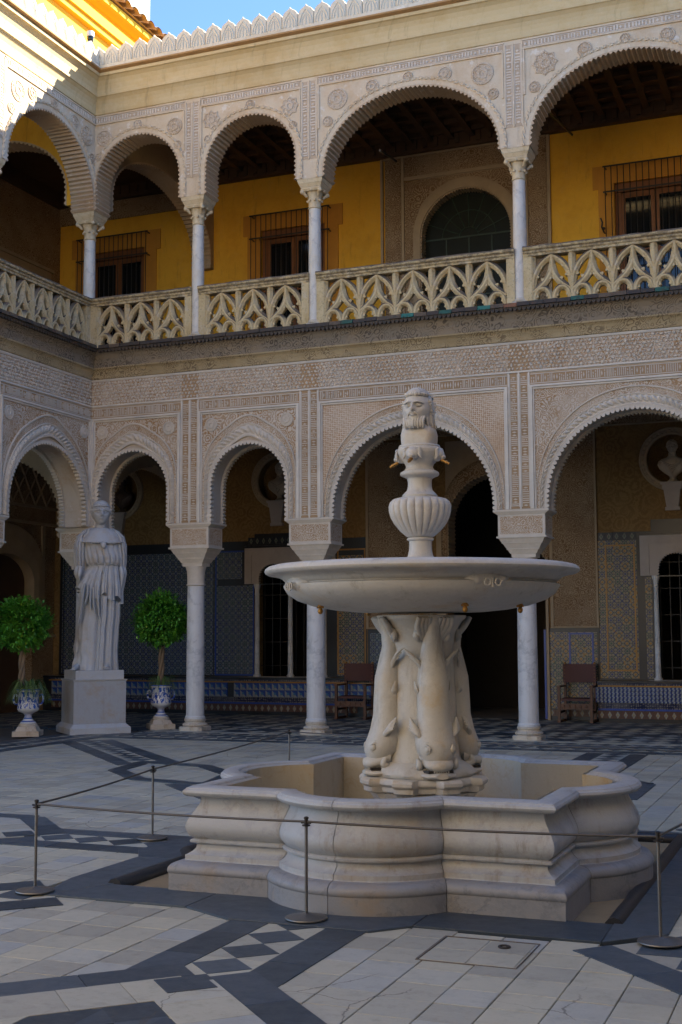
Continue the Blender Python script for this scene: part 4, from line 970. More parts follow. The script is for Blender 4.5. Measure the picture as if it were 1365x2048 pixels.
at = thing('upper_house', 'yellow attic storey with a clay tile eave rising behind the sunlit cornice', 'house', (-17.2, 20, 0))
mb = MB(); mb.box(-9, 0, -11, 9.1, 11.7, 17.75); mb.build('wall', M['attic'], at)
mb = MB()
for x1, z0, z1 in ((0.06, 16.1, 16.5), (0.16, 16.9, 17.05), (0.24, 17.051, 17.3), (0.40, 17.60, 17.75)): mb.box(0.001, x1, -11, 9.1, z0, z1)
mb.build('cornice', M['attic'], at)
mb = MB()
for i in (0, 1):
    rows = [[(0.66-0.005*i, 0.17*cos(pi*k/8), 0.17*sin(pi*k/8)*0.8) for k in range(9)], [(-0.6, 0.17*cos(pi*k/8), 0.17*sin(pi*k/8)*0.8+0.38) for k in range(9)]]
    if i == 0: mb.grid(rows)
    else: mb.grid([[(x, y*0.8, z*0.8-0.003) for x, y, z in r] for r in rows])
me = mb.mesh('roof_tile', M['rooftile'], 40); y = -2.0
while y < 9.1: link('roof_tile', me, at, (0, y, 17.78)); y += 0.40
mb = MB(); mb.add([(0.5, -11, 17.76), (0.5, 9.1, 17.76), (-5, 9.1, 19.3), (-5, -11, 19.3)], [(0, 1, 2, 3)]); mb.build('roof', M['rooftile'], at)
tw = thing('tower', 'bright white lookout tower standing against the blue sky', 'tower', (-18.6, 26.5, 0))
mb = MB(); mb.box(-5, 0, -4.5, 4.85, 18.0, 22.6); mb.build('wall', M['tower'], tw)
mb = MB(); mb.box(-5.3, 0.15, -4.7, 5.0, 22.6, 22.75); mb.build('cornice', M['tower'], tw)
mb = MB(); mb.add([(0.5, -5, 22.76), (0.5, 5.35, 22.76), (-5.5, 5.35, 22.76), (-5.5, -5, 22.76), (-2.5, 0, 24.6)], [(0, 1, 4), (1, 2, 4), (2, 3, 4), (3, 0, 4)]); mb.build('roof', M['rooftile'], tw)
me = bpy.data.meshes['roof_tile']
for k in range(9): link('roof_tile', me, tw, (-0.05, 5.2-0.40*k, 22.74)); 
for k in range(7): link('roof_tile', me, tw, (-0.2-0.40*k, 4.9, 22.74), (0, 0, pi/2))
for nm, lab, bx in (('palace_wing', 'arcaded wing closing the courtyard on the side the sun comes from', (6.9, 11.5, -6, 25)), ('palace_wing', 'wing of the palace behind the viewer', (-12.0, 6.4, -6, -1.7))):
    o = thing(nm, lab, 'palace wing', (0, 0, 0), 0, 'arcaded wings round the courtyard')
    mb = MB(); mb.box(bx[0], bx[1], bx[2], bx[3], 0, 11.6); mb.build('wall', M['facade'], o)
    mb = MB(); mb.box(bx[0]-0.25, bx[1], bx[2], bx[3]+0.25, 11.601, 12.05); mb.build('cornice', M['cornice'], o)
    mb = MB(); mb.box(bx[0]-0.2, bx[1], bx[2], bx[3]+0.2, 6.4, 6.6); mb.build('eave', M['eave'], o)

# ------------------------------------------------------------------ balustrades
def bar(mb, path, t, dep=0.075, t2=0.013, dy=0.0):
    n = len(path); rings = []
    for i, (x, z) in enumerate(path):
        a = path[max(i-1, 0)]; b = path[min(i+1, n-1)]; dx, dz = b[0]-a[0], b[1]-a[1]; L = hypot(dx, dz) or 1; nx, nz = -dz/L, dx/L
        rings.append([(x+nx*o, y+dy, z+nz*o) for o, y in ((-t2, -dep), (t2, -dep), (t, -dep*0.45), (t, dep*0.45), (t2, dep), (-t2, dep), (-t, dep*0.45), (-t, -dep*0.45))])
    mb.ring_loft(rings)
def bez(p0, p1, p2, n=8): return [((1-t)**2*p0[0]+2*t*(1-t)*p1[0]+t*t*p2[0], (1-t)**2*p0[1]+2*t*(1-t)*p1[1]+t*t*p2[1]) for t in [k/n for k in range(n+1)]]
def tracery(h, H):
    mb = MB()
    bar(mb, [(-h, 0), (-h, H)], 0.056, dy=0.001)
    for s in (-1, 1):
        A = bez((s*h*0.97, 0.34*H), (s*h*0.98, 0.80*H), (s*0.02*h, 0.985*H), 12); B = bez((0, 0.80*H), (s*0.06*h, 0.50*H), (s*h*0.97, 0.30*H), 12)
        bar(mb, A, 0.050, dy=0.002*s); bar(mb, B, 0.056, dy=0.003+0.001*s)
        Cc = [(s*h*0.92, 0.0), (s*h*0.91, 0.12*H)]+bez((s*h*0.90, 0.18*H), (s*h*0.80, 0.365*H), (s*h*0.5, 0.36*H), 6)+bez((s*h*0.5, 0.36*H), (s*h*0.2, 0.365*H), (s*h*0.10, 0.18*H), 6)[1:]+[(s*h*0.07, 0.10*H), (s*h*0.05, 0.0)]
        bar(mb, Cc, 0.048, dy=-0.002*s-0.001)
        def cusp(x0, z0, x1, z1):
            dx, dz = x1-x0, z1-z0; L = hypot(dx, dz); px, pz = -dz/L*0.045, dx/L*0.045
            mb.prism([(x0-px, z0-pz), (x0+px, z0+pz), (x1+px*0.25, z1+pz*0.25), (x1-px*0.25, z1-pz*0.25)], -0.055, 0.055, lambda a, b, c: (a, c, b), bev=0.008)
        cx, cz = s*h*0.55, 0.55*H                          # cusps point into the teardrop, its diamond and the small arches
        for q in (A[4], A[8], B[7]): L = hypot(cx-q[0], cz-q[1]); cusp(q[0], q[1], q[0]+(cx-q[0])/L*0.075, q[1]+(cz-q[1])/L*0.075)
        for q in (Cc[3], Cc[-4]): L = hypot(s*h*0.5-q[0], 0.12*H-q[1]); cusp(q[0], q[1], q[0]+(s*h*0.5-q[0])/L*0.065, q[1]+(0.12*H-q[1])/L*0.065)
        q = B[5]; cusp(q[0], q[1], q[0]-s*0.05, q[1]-0.03)
    bar(mb, [(0, H), (0, 0.74*H)], 0.046, dy=-0.003)
    return mb
H = 0.80; TR = {}
def balustrade(label, a, b, n, loc, rotz, first=False, e0=0.13, e1=0.13):
    L = b-a; o = thing('balustrade', label, 'balustrade', loc, rotz, 'stone balustrades of the upper gallery')
    u = (L-e0-e1)/n; key = round(u, 3)
    if key not in TR: TR[key] = tracery(u/2, H).mesh('tracery_panel', M['balu'], 40)
    for k in range(n): link('tracery_panel', TR[key], o, (-L/2+e0+u*(k+0.5), 0, 0.0))
    for x0, x1 in ((-L/2, -L/2+e0), (L/2-e1, L/2)):
        mb = MB(); mb.prism([(x0, 0), (x1, 0), (x1, H), (x0, H)], -0.085, 0.085, lambda p, q, r: (p, r, q)); mb.build('end_block', M['balu'], o)
    mb = MB(); rows = []; rnd = random.Random(int(L*100)); m = max(4, int(L/0.12))
    for p, z in ((-0.075, 0.0), (0.095, 0.0), (0.095, 0.035), (0.115, 0.05), (0.12, 0.075), (0.105, 0.085), (0.135, 0.10), (0.145, 0.13), (0.13, 0.152), (0.0, 0.158), (-0.13, 0.152), (-0.145, 0.13), (-0.105, 0.085), (-0.095, 0.0)):
        rows.append([(-L/2+L*k/m, -p, H+z+(rnd.uniform(-0.006, 0.006) if z > 0.12 else 0)) for k in range(m+1)])
    mb.grid(rows); mb.add([r[0] for r in rows], [tuple(range(len(rows)))]); mb.add([r[-1] for r in rows], [tuple(range(len(rows)))])
    mb.build('handrail', M['rail'], o, smooth=40)
    return o
names = ['stone tracery balustrade of three units from the inner corner to the second column', 'stone tracery balustrade of three units between second and third upper columns',
         'long stone tracery balustrade in front of the arched window', 'long stone tracery balustrade below the grilled window with blue reflections', 'stone tracery balustrade one bay past the grilled window with reflections']
for i in range(5):
    a, b = COLS_B[i]+(0.03 if i == 0 else 0.07), COLS_B[i+1]-0.07
    balustrade(names[i], a, b, (3, 3, 5, 5, 5)[i], (X1+(a+b)/2, YC-0.02, ZF+0.003), 0, e0=0.20 if i == 0 else 0.13)
for i, (nm_, n_) in enumerate((('stone tracery balustrade of the side wing running towards the viewer', 5), ('side wing balustrade of three units beyond the next column', 3))):
    a, b = COLS_L[i]+(0.03 if i == 0 else 0.07), COLS_L[i+1]-0.07
    balustrade(nm_, a, b, n_, (X1+0.02, YC-(a+b)/2, ZF+0.003), pi/2, e1=0.2 if i == 0 else 0.13)

# ------------------------------------------------------------------ courtyard floor
FC = Vector((-2.745, 8.386, 0)); PC = Vector((-2.86, 8.585, 0))
floor_o = MB(); floor_o.box(-120, 120, -120, 120, -0.12, -0.03); court = floor_o.build('courtyard_floor', M['mortar'], kind='structure')
def seen(x, y, mrg=0.0):
    d = Vector((x, y, -1.6)); z = d.dot(_F)
    if z < 0.5: return False
    return abs(d.dot(_Rc)/z*CAM_F) < 682.5+1000 and -d.dot(_Uc)/z*CAM_F < 1024+420
slabs = []; rnd = random.Random(11); PX = 0.252; x = -10.86
while x < 6.6:
    xw = PX*rnd.uniform(0.94, 1.07); y = 2.4+rnd.uniform(0, 0.02)
    while y < 17.08:
        yw = 0.25*rnd.uniform(0.93, 1.08); y1 = min(y+yw, 17.08)
        inside = abs((x+xw/2)-PC.x) < 1.86 and abs((y+y1)/2-8.585) < 1.82
        if not inside and seen(x+xw/2, (y+y1)/2) and y1-y > 0.05: slabs.append((x, x+xw, y, y1, rnd.random()))
        y = y1
    x += xw
def in_frame(q):
    d = Vector(((q[0]+q[1])/2, (q[2]+q[3])/2, -1.6)); z = d.dot(_F)
    return abs(d.dot(_Rc)/z*CAM_F) < 690 and -d.dot(_Uc)/z*CAM_F < 1034
slabs.sort(key=lambda q: (not in_frame(q), hypot((q[0]+q[1])/2, (q[2]+q[3])/2)))
rest_s = MB()
def slab_prism(mb, poly, z0, z1, tint, gap=0.0028, bev=0.004):
    n = len(poly); cx = sum(p[0] for p in poly)/n; cy = sum(p[1] for p in poly)/n; R = max(hypot(p[0]-cx, p[1]-cy) for p in poly); k = 1-gap*1.4/R
    return mb.prism([(cx+(a-cx)*k, cy+(b-cy)*k) for a, b in poly], z0, z1, tint=tint, bev=bev)
for i, (a, b, c, d, t) in enumerate(slabs):
    dz = random.uniform(-0.0015, 0.0015)
    if i < 300:
        mb = MB(); slab_prism(mb, [(a, c), (b, c), (b, d), (a, d)], -0.03, dz, t); mb.build('paving_slab', M['slab'], court)
    else: slab_prism(rest_s, [(a, c), (b, c), (b, d), (a, d)], -0.03, dz, t)
rest_s.build('paving_slabs', M['slab'], court, kind='stuff')

def frame_at(ang): ca, sa = cos(ang), sin(ang); return lambda r, l: (PC.x+ca*r-sa*l, PC.y+(sa*r+ca*l)*1.0)
zc = [0]
dark_n, white_n = [0], [0]
rest_d, rest_w = MB(), MB()
def piece(poly, z, dark):
    cx = sum(p[0] for p in poly)/len(poly); cy = sum(p[1] for p in poly)/len(poly)
    if not seen(cx, cy): return
    z = z+0.0010*((cx*7.3137+cy*3.7719) % 1.0); cnt = dark_n if dark else white_n
    if cnt[0] < 140:
        mb = MB(); slab_prism(mb, poly, -0.01, z, rnd.random(), 0.0015, 0.002); mb.build('dark_paving_slab' if dark else 'inlaid_slab', M['slate' if dark else 'slab'], court); cnt[0] += 1
    else: slab_prism(rest_d if dark else rest_w, poly, -0.01, z, rnd.random(), 0.0015, 0.002)
def stroke(Fm, p, q, l0, l1, z, dark, plen=0.5, ext0=0.0, ext1=0.0):
    """band between lateral offsets l0..l1 of the segment p->q (in r,l of frame Fm), cut in pieces"""
    dx, dy = q[0]-p[0], q[1]-p[1]; L = hypot(dx, dy); ux, uy = dx/L, dy/L; nx, ny = -uy, ux
    n = max(1, round((L+ext0+ext1)/plen))
    for k in range(n):
        a = -ext0+(L+ext0+ext1)*k/n; b = -ext0+(L+ext0+ext1)*(k+1)/n
        piece([Fm(p[0]+ux*t+nx*o, p[1]+uy*t+ny*o) for t, o in ((a, l0), (b, l0), (b, l1), (a, l1))], z, dark)
def diamond(Fm, r, l, a, b, z, dark): piece([Fm(r+a, l), Fm(r, l+b), Fm(r-a, l), Fm(r, l-b)], z, dark)
order = (-pi/2, pi, 0, pi/2)
for ang in order:                                           # strips on the axes of the fountain
    Fm = frame_at(ang)
    for sg in (-1, 1):
        l0, l1 = sorted((sg*0.172, sg*0.405)); stroke(Fm, (1.9, 0), (3.30, 0), l0, l1, 0.005, True)
    stroke(Fm, (1.9, 0), (3.32, 0), -0.17, 0.17, 0.003, False)
    for k in range(5): diamond(Fm, 2.06+0.312*k, 0, 0.155, 0.165, 0.0065, True)
    # ring that the strip opens into
    P0, P1, P2_, P3 = (3.40, 0), (3.95, 0.55), (5.0, 0.55), (5.55, 0)
    for sg in (-1, 1):
        for (p, q) in ((P0, P1), (P1, P2_), (P2_, P3)):
            p, q = (p[0], sg*p[1]), (q[0], sg*q[1])
            for s2 in (-1, 1):
                l0, l1 = sorted((s2*0.172, s2*0.40)); stroke(Fm, p, q, l0, l1, 0.008, True, 0.6, 0.12, 0.12)
            stroke(Fm, p, q, -0.17, 0.17, 0.0115, False, 0.30, 0.05, 0.05)
    diamond(Fm, 3.36, 0, 0.165, 0.168, 0.015, True)
    for sg in (-1, 1): stroke(Fm, (5.6, 0), (8.4, 0), *sorted((sg*0.172, sg*0.405)), 0.005, True)
    stroke(Fm, (5.6, 0), (8.4, 0), -0.17, 0.17, 0.003, False)
    for k in range(9): diamond(Fm, 5.8+0.312*k, 0, 0.155, 0.165, 0.0065, True)
for ang in (-3*pi/4, -pi/4, 3*pi/4, pi/4):                  # strips on the diagonals
    Fm = frame_at(ang)
    for r0, r1 in ((2.55, 5.2), (7.4, 11.1)):
        for sg in (-1, 1): stroke(Fm, (r0, 0), (r1, 0), *sorted((sg*0.172, sg*0.405)), 0.005, True)
        stroke(Fm, (r0, 0), (r1, 0), -0.17, 0.17, 0.003, False); k = 0
        while r0+0.2+0.312*k < r1: diamond(Fm, r0+0.2+0.312*k, 0, 0.155, 0.165, 0.0065, True); k += 1
    for sg in (-1, 1):
        for (p, q) in (((5.2, 0), (5.85, 0.42)), ((5.85, 0.42), (6.8, 0.42)), ((6.8, 0.42), (7.4, 0))):
            p, q = (p[0], sg*p[1]), (q[0], sg*q[1]); stroke(Fm, p, q, *sorted((sg*0.02, sg*0.22)), 0.008, True, 0.7, 0.06, 0.06)
# dark collar with its rounded edge round the pit of the fountain
z_c = 0.011; ax0, ax1, ay0, ay1 = PC.x-1.93, PC.x+1.93, PC.y-1.90, PC.y+1.90; bx0, bx1, by0, by1 = PC.x-1.56, PC.x+1.62, PC.y-1.48, PC.y+1.62
polys = [[(ax0+0.12, ay0), (PC.x-0.8, ay0), (PC.x-0.8, by0), (bx0, by0)], [(PC.x-0.798, ay0), (PC.x-0.42, ay0-0.2), (PC.x+0.42, ay0-0.2), (PC.x+0.60, ay0), (PC.x+0.6, by0), (PC.x-0.798, by0)], [(PC.x+0.602, ay0), (ax1-0.3, ay0), (bx1, by0), (PC.x+0.602, by0)],
         [(ax1-0.298, ay0), (ax1, ay0+0.3), (ax1, PC.y-0.6), (bx1, PC.y-0.6), (bx1, by0)], [(ax1, PC.y-0.598), (ax1, PC.y+0.6), (bx1, PC.y+0.6), (bx1, PC.y-0.598)], [(ax1, PC.y+0.602), (ax1, ay1-0.3), (ax1-0.3, ay1), (bx1, by1), (bx1, PC.y+0.602)],
         [(ax1-0.302, ay1), (PC.x, ay1), (PC.x, by1), (bx1, by1)], [(PC.x-0.002, ay1), (ax0+0.3, ay1), (bx0, by1), (PC.x-0.002, by1)], [(ax0+0.298, ay1), (ax0, ay1-0.3), (ax0, PC.y+0.5), (bx0, PC.y+0.5), (bx0, by1)],
         [(ax0, PC.y+0.498), (ax0-0.15, PC.y+0.2), (ax0-0.15, PC.y-0.3), (ax0, PC.y-0.55), (bx0+0.0, PC.y-0.55), (bx0-0.16, PC.y-0.2), (bx0-0.16, PC.y+0.2), (bx0, PC.y+0.498)], [(ax0, PC.y-0.552), (ax0, ay0+0.5), (ax0+0.12, ay0), (bx0, by0), (bx0, PC.y-0.552)]]
for p in polys:
    mb = MB(); slab_prism(mb, p, -0.03, z_c, rnd.random(), 0.0015, 0.004); mb.build('dark_collar_slab', M['slate'], court)
mb = MB(); r_ = 0.055
for pts in ([(bx0, by0+0.02), (bx0, PC.y-0.55), (bx0-0.05, PC.y-0.38), (bx0-0.16, PC.y-0.22), (bx0-0.16, PC.y+0.22), (bx0, PC.y+0.5), (bx0, by1)], [(bx1, by0+0.02), (bx1, by1)], [(bx0, by1), (bx1, by1)]):
    mb.tube([(a, b, z_c-r_+0.030) for a, b in pts], r_, 12)
mb.build('rounded_kerb', plain('black_kerb', (0.022, 0.022, 0.025), 0.4, 0.4, 8), court, smooth=50)
mb = MB(); mb.add([(bx0-0.2, by0, -0.026), (bx1, by0, -0.026), (bx1, by1, -0.026), (bx0-0.2, by1, -0.026)], [(0, 1, 2, 3)]); mb.build('pit_floor', M['sand'], court)
# border along the arcades and the gallery pavement
G = lambda x, y: (x, y)
for x in [(-10.86+0.5*k) for k in range(35)]:
    for y0, y1, dk in ((17.10, 17.34, True), (17.86, 18.08, True), (18.42, 18.66, False)): piece([(x, y0), (x+0.5, y0), (x+0.5, y1), (x, y1)], 0.004, dk)
    for q in (0.13, 0.38): diamond(G, x+q, 17.60, 0.125, 0.24, 0.0065, True); diamond(G, x+q, 18.25, 0.125, 0.15, 0.0065, True)
    piece([(x, 17.345), (x+0.5, 17.345), (x+0.5, 17.855), (x, 17.855)], 0.003, False); piece([(x, 18.085), (x+0.5, 18.085), (x+0.5, 18.415), (x, 18.415)], 0.003, False)
for y in [(11.0+0.5*k) for k in range(14)]:
    for x0, x1, dk in ((-11.10, -10.86, True), (-11.86, -11.62, True)): piece([(x0, y), (x1, y), (x1, y+0.5), (x0, y+0.5)], 0.004, dk)
    piece([(-11.615, y), (-11.105, y), (-11.105, y+0.5), (-11.615, y+0.5)], 0.003, False)
    for q in (0.13, 0.38): diamond(G, -11.36, y+q, 0.24, 0.125, 0.0065, True)
rest_d.build('dark_inlay', M['slate'], court, kind='stuff'); rest_w.build('pale_inlay', M['slab'], court, kind='stuff')
gp, gw = MB(), MB()
for i in range(-16, 60):
    for j in range(11):
        x, y = -13.0+i*0.36, 18.70+j*0.42
        if not seen(x, y): continue
        h1, h2 = 0.18, 0.21
        for (px, py, mbx) in ((x, y+0.21, gw if (i*7+j*3) % 5 else gp), (x+0.18, y, gp)):
            slab_prism(mbx, [(px+h1, py), (px, py+h2), (px-h1, py), (px, py-h2)], -0.03, 0.0, rnd.random(), 0.002, 0.003)
gp.build('gallery_dark_tiles', M['slate'], court, kind='stuff'); gw.build('gallery_pale_tiles', M['slab'], court, kind='stuff')
mh = thing('manhole_cover', 'paved square manhole cover with a thin dark frame in front of the fountain', 'manhole cover', (-1.775, 6.30, 0))
mb = MB(); a = 0.255
mb.box(-a, a, -a, -a+0.004, -0.01, 0.0045); mb.box(-a, a, a-0.004, a, -0.01, 0.006); mb.box(-a, -a+0.012, -a+0.013, a-0.013, -0.01, 0.006); mb.box(a-0.004, a, -a+0.013, a-0.013, -0.01, 0.006); mb.build('frame', M['mortar'], mh)
mb = MB(); mb.tube([(0.10+0.028*cos(2*pi*k/12), 0.12+0.028*sin(2*pi*k/12), 0.008) for k in range(13)], 0.006, 6); mb.build('lifting_ring', M['iron'], mh)
mb = MB()
for i in (0, 1):
    for j in (0, 1):
        x0, y0 = -a+0.014+i*(a-0.013), -a+0.014+j*(a-0.013); slab_prism(mb, [(x0, y0), (x0+a-0.016, y0), (x0+a-0.016, y0+a-0.016), (x0, y0+a-0.016)], -0.01, 0.004, rnd.random()*0.6)
mb.build('paving_insert', M['slab'], mh)

# ------------------------------------------------------------------ sculpted heads
def head_points(h, beard=False, n=56, m=44, hollow=0.0):
    """a head of height h, chin to crown, facing -Y, centred on its own middle"""
    rows = []
    g = lambda x, s: exp(-(x/s)**2)
    for i in range(m+1):
        ph = -pi/2+pi*i/m; cz = sin(ph); cr = max(cos(ph), 0.015); row = []
        for k in range(n):
            th = 2*pi*k/n
            x = 0.36*cr*sin(th); y = -0.43*cr*cos(th); z = 0.5*cz; f = max(0.0, cos(th))
            if z < 0:
                q = (-z/0.5); x *= 1-0.30*q*q; y *= 1-(0.05 if y < 0 else 0.45)*q*q
                if y < 0: y -= 0.05*q
            fx = x/0.36
            if cos(th) > 0.1:
                nose = g(fx, 0.17)*max(0, 1-abs((z+0.03)/0.14))**0.8*(0.6+max(0, (0.06-z))*2.6)
                d = 0.15*nose + 0.05*g(z-0.13, 0.045)*g(fx, 0.75) - 0.12*g(abs(fx)-0.42, 0.21)*g(z-0.055, 0.06) + 0.055*g(abs(fx)-0.42, 0.12)*g(z-0.05, 0.028)
                d += 0.025*g(fx, 0.3)*(g(z+0.185, 0.022)+g(z+0.235, 0.024)) - 0.06*g(fx, 0.34)*g(z+0.21, 0.018) + 0.035*g(fx, 0.30)*g(z+0.38, 0.07)
                d += 0.02*g(abs(fx)-0.6, 0.25)*g(z+0.06, 0.08)
                if beard: d += 0.07*g(z+0.36, 0.13)*g(fx, 0.9)*(1+0.3*sin(fx*34)) + 0.03*g(z+0.17, 0.03)*g(abs(fx)-0.22, 0.25)
                y -= d*(0.4+0.6*f)
            row.append((x*h, y*h, z*h))
        rows.append(row)
    return rows
def add_head(mb, c, h, beard=False, flip=False):
    s = -1 if flip else 1
    mb.ring_loft([[(c[0]+s*x, c[1]+s*y, c[2]+z) for x, y, z in r] for r in head_points(h, beard)])
    for q in (-1, 1): mb.sphere((c[0]+q*0.345*h, c[1]+s*0.02*h, c[2]+0.0*h), 0.035*h, 0.075*h, 0.11*h, 8, 6)

def add_face(mb, c, h, flip=False):
    """brows, lidded eyes, nose and lips standing on the head"""
    s = -1 if flip else 1; p = lambda x, y, z: (c[0]+s*x*h, c[1]+s*y*h, c[2]+z*h)
    mb.tube([p(0, -.445, .12), p(0, -.485, .04), p(0, -.535, -.055), p(0, -.515, -.085), p(0, -.455, -.10)], [.026*h, .030*h, .040*h, .042*h, .02*h], 10, sm=4)
    for q in (-1, 1):
        mb.sphere(p(q*.038, -.475, -.080), .030*h, .034*h, .024*h, 8, 6)
        mb.tube([p(q*.03, -.455, .115), p(q*.12, -.445, .135), p(q*.21, -.375, .115), p(q*.26, -.31, .08)], [.020*h, .024*h, .020*h, .010*h], 8, sm=4)
        mb.sphere(p(q*.142, -.365, .048), .050*h, .040*h, .030*h, 10, 8)
        for dz in (.030, -.026): mb.tube([p(q*.075, -.395, .045), p(q*.142, -.412, .048+dz), p(q*.215, -.345, .045)], .011*h, 6, sm=4)
    for z, r in ((-.185, .020), (-.222, .024)): mb.tube([p(-.10, -.415, z-.004), p(0, -.462, z), p(.10, -.415, z-.004)], [.008*h, r*h, .008*h], 8, sm=4)
# ------------------------------------------------------------------ fountain
def zmap(mb, k0, z0, z1, kr=1.0):
    mb.v = [(x*kr, y*kr, z0+(z-k0)*z1) for x, y, z in mb.v]; return mb
LOWM = lambda m: zmap(m, 0.598, 0.634, 0.972, 0.98)         # pedestal
UPM = lambda m: zmap(m, 2.118, 2.100, 0.966, 0.975)         # stem, urn, vase, bust
BOWLM = lambda m: zmap(m, 1.734, 1.742, 0.88, 0.971)
FZ = 1.06
fo = thing('fountain', 'tall marble fountain with wide bowl, bearded bust on top and lobed basin', 'fountain', FC)
def outline(o, nn=26, sides=8, a=1.185, c=0.53, sg=0.285):
    R = (c*c+sg*sg)/(2*sg); ins = R-sg; pts = []
    ch = sqrt(max((R+o)**2-(ins+o)**2, 0.01)); th = math.asin(min(1, ch/(R+o)))
    for k in range(4):
        side = [(-(a+o)+((a+o)-ch)*i/sides, -(a+o)) for i in range(sides)]
        side += [((R+o)*sin(-th+2*th*i/nn), -(a-ins)-(R+o)*cos(-th+2*th*i/nn)) for i in range(nn)]
        side += [(ch+((a+o)-ch)*i/sides, -(a+o)) for i in range(sides)]
        ca, sa = cos(k*pi/2), sin(k*pi/2)
        pts += [(x*ca-y*sa, (x*sa+y*ca)*1.048) for x, y in side]
    return pts
prof = [(.066, -.05), (.066, .112), (.070, .116), (.074, .13), (.070, .15), (.055, .170), (.03, .181), (-.004, .185), (-.008, .190), (-.008, .218), (-.018, .222), (-.04, .236), (-.058, .256), (-.062, .276), (-.045, .286), (-.030, .292), (-.028, .304), (-.036, .311), (-.050, .314),
        (-.038, .326), (-.020, .345), (-.010, .37), (-.008, .395), (-.016, .425), (-.034, .46), (-.056, .495), (-.074, .53), (-.080, .555), (-.076, .570), (-.045, .574), (-.012, .580), (.002, .590), (.008, .604), (.004, .618), (-.008, .626), (-.010, .632), (-.03, .640), (-.115, .641), (-.125, .636), (-.130, .628), (-.148, .622), (-.160, .610), (-.163, .595), (-.155, .58)]
OL = {}
def stone(name, pr, i0, i1, mat, inner):
    """one stone of the basin: the profile pr between two joints of the outline, closed at both joints"""
    rows = []
    for o, z in pr+inner:
        o = round(o, 4)
        if o not in OL: OL[o] = outline(o)
        pts = OL[o]; m = len(pts); ring = [pts[i % m] for i in range(i0, i1+1)]
        g = lambda p, q, d: (p[0]+(q[0]-p[0])*d/(hypot(q[0]-p[0], q[1]-p[1]) or 1), p[1]+(q[1]-p[1])*d/(hypot(q[0]-p[0], q[1]-p[1]) or 1))
        ring[0] = g(ring[0], ring[1], 0.0022); ring[-1] = g(ring[-1], ring[-2], 0.0022)
        rows.append([(x, y, z) for x, y in ring])
    mb = MB(); mb.grid(rows, True, False); n = len(rows)
    mb.add([r[0] for r in rows], [tuple(range(n))]); mb.add([r[-1] for r in rows], [tuple(range(n))])
    return mb.build(name, mat, fo, smooth=38)
for k in range(4):
    s0 = k*42
    for i0, i1 in ((s0+8, s0+20+k % 2), (s0+20+k % 2, s0+34), (s0+34, s0+50)):
        stone('plinth_stone', prof[:8], i0, i1, M['plinth'], [(-.10, .18), (-.10, -.05)]); stone('basin_stone', prof[7:], i0, i1, M['basin'], [(-.150, .57), (-.150, .10), (-.10, .186)])
mb = MB(); ins = [outline(-.1515), outline(-.1515)]
mb.grid([[(x, y, .585) for x, y in ins[0]], [(x, y, .12) for x, y in ins[1]]], False, True); mb.add([(x, y, .12) for x, y in ins[1]], [tuple(range(len(ins[1])))]); LOWM(mb).build('basin_lining', M['lining'], fo, smooth=30)
# pedestal
def lob(r, k, ang): return r*(1+k*abs(cos(2*ang))**0.6*(1 if cos(4*ang) > 0 else 1))
mb = MB(); mb.lathe([(0.30, 0.1), (0.31, 0.40), (0.33, 0.45), (0.36, 0.49)], n=160, fn=lambda r, z, a: r*(1.05+0.05*max(-1, min(1, 4*cos(8*a)))))
mb.lathe([(0.385, 0.495), (0.40, 0.505), (0.40, 0.535), (0.41, 0.54), (0.425, 0.555), (0.425, 0.575), (0.41, 0.592), (0.38, 0.596), (0.02, 0.598)], n=160, fn=lambda r, z, a: r*(1+0.085*max(-1, min(1, 3*cos(8*a)))*min(1, r/0.3)))
LOWM(mb).build('pedestal_foot', M['fountain'], fo, smooth=40)
mb = MB(); mb.lathe([(0.30, 0.598), (0.29, 0.66), (0.262, 0.74), (0.25, 0.90), (0.243, 1.10), (0.232, 1.30), (0.222, 1.48), (0.245, 1.60), (0.295, 1.68), (0.318, 1.70), (0.318, 1.718), (0.30, 1.72)], n=48); LOWM(mb).build('pedestal_shaft', M['fountain'], fo, smooth=50)
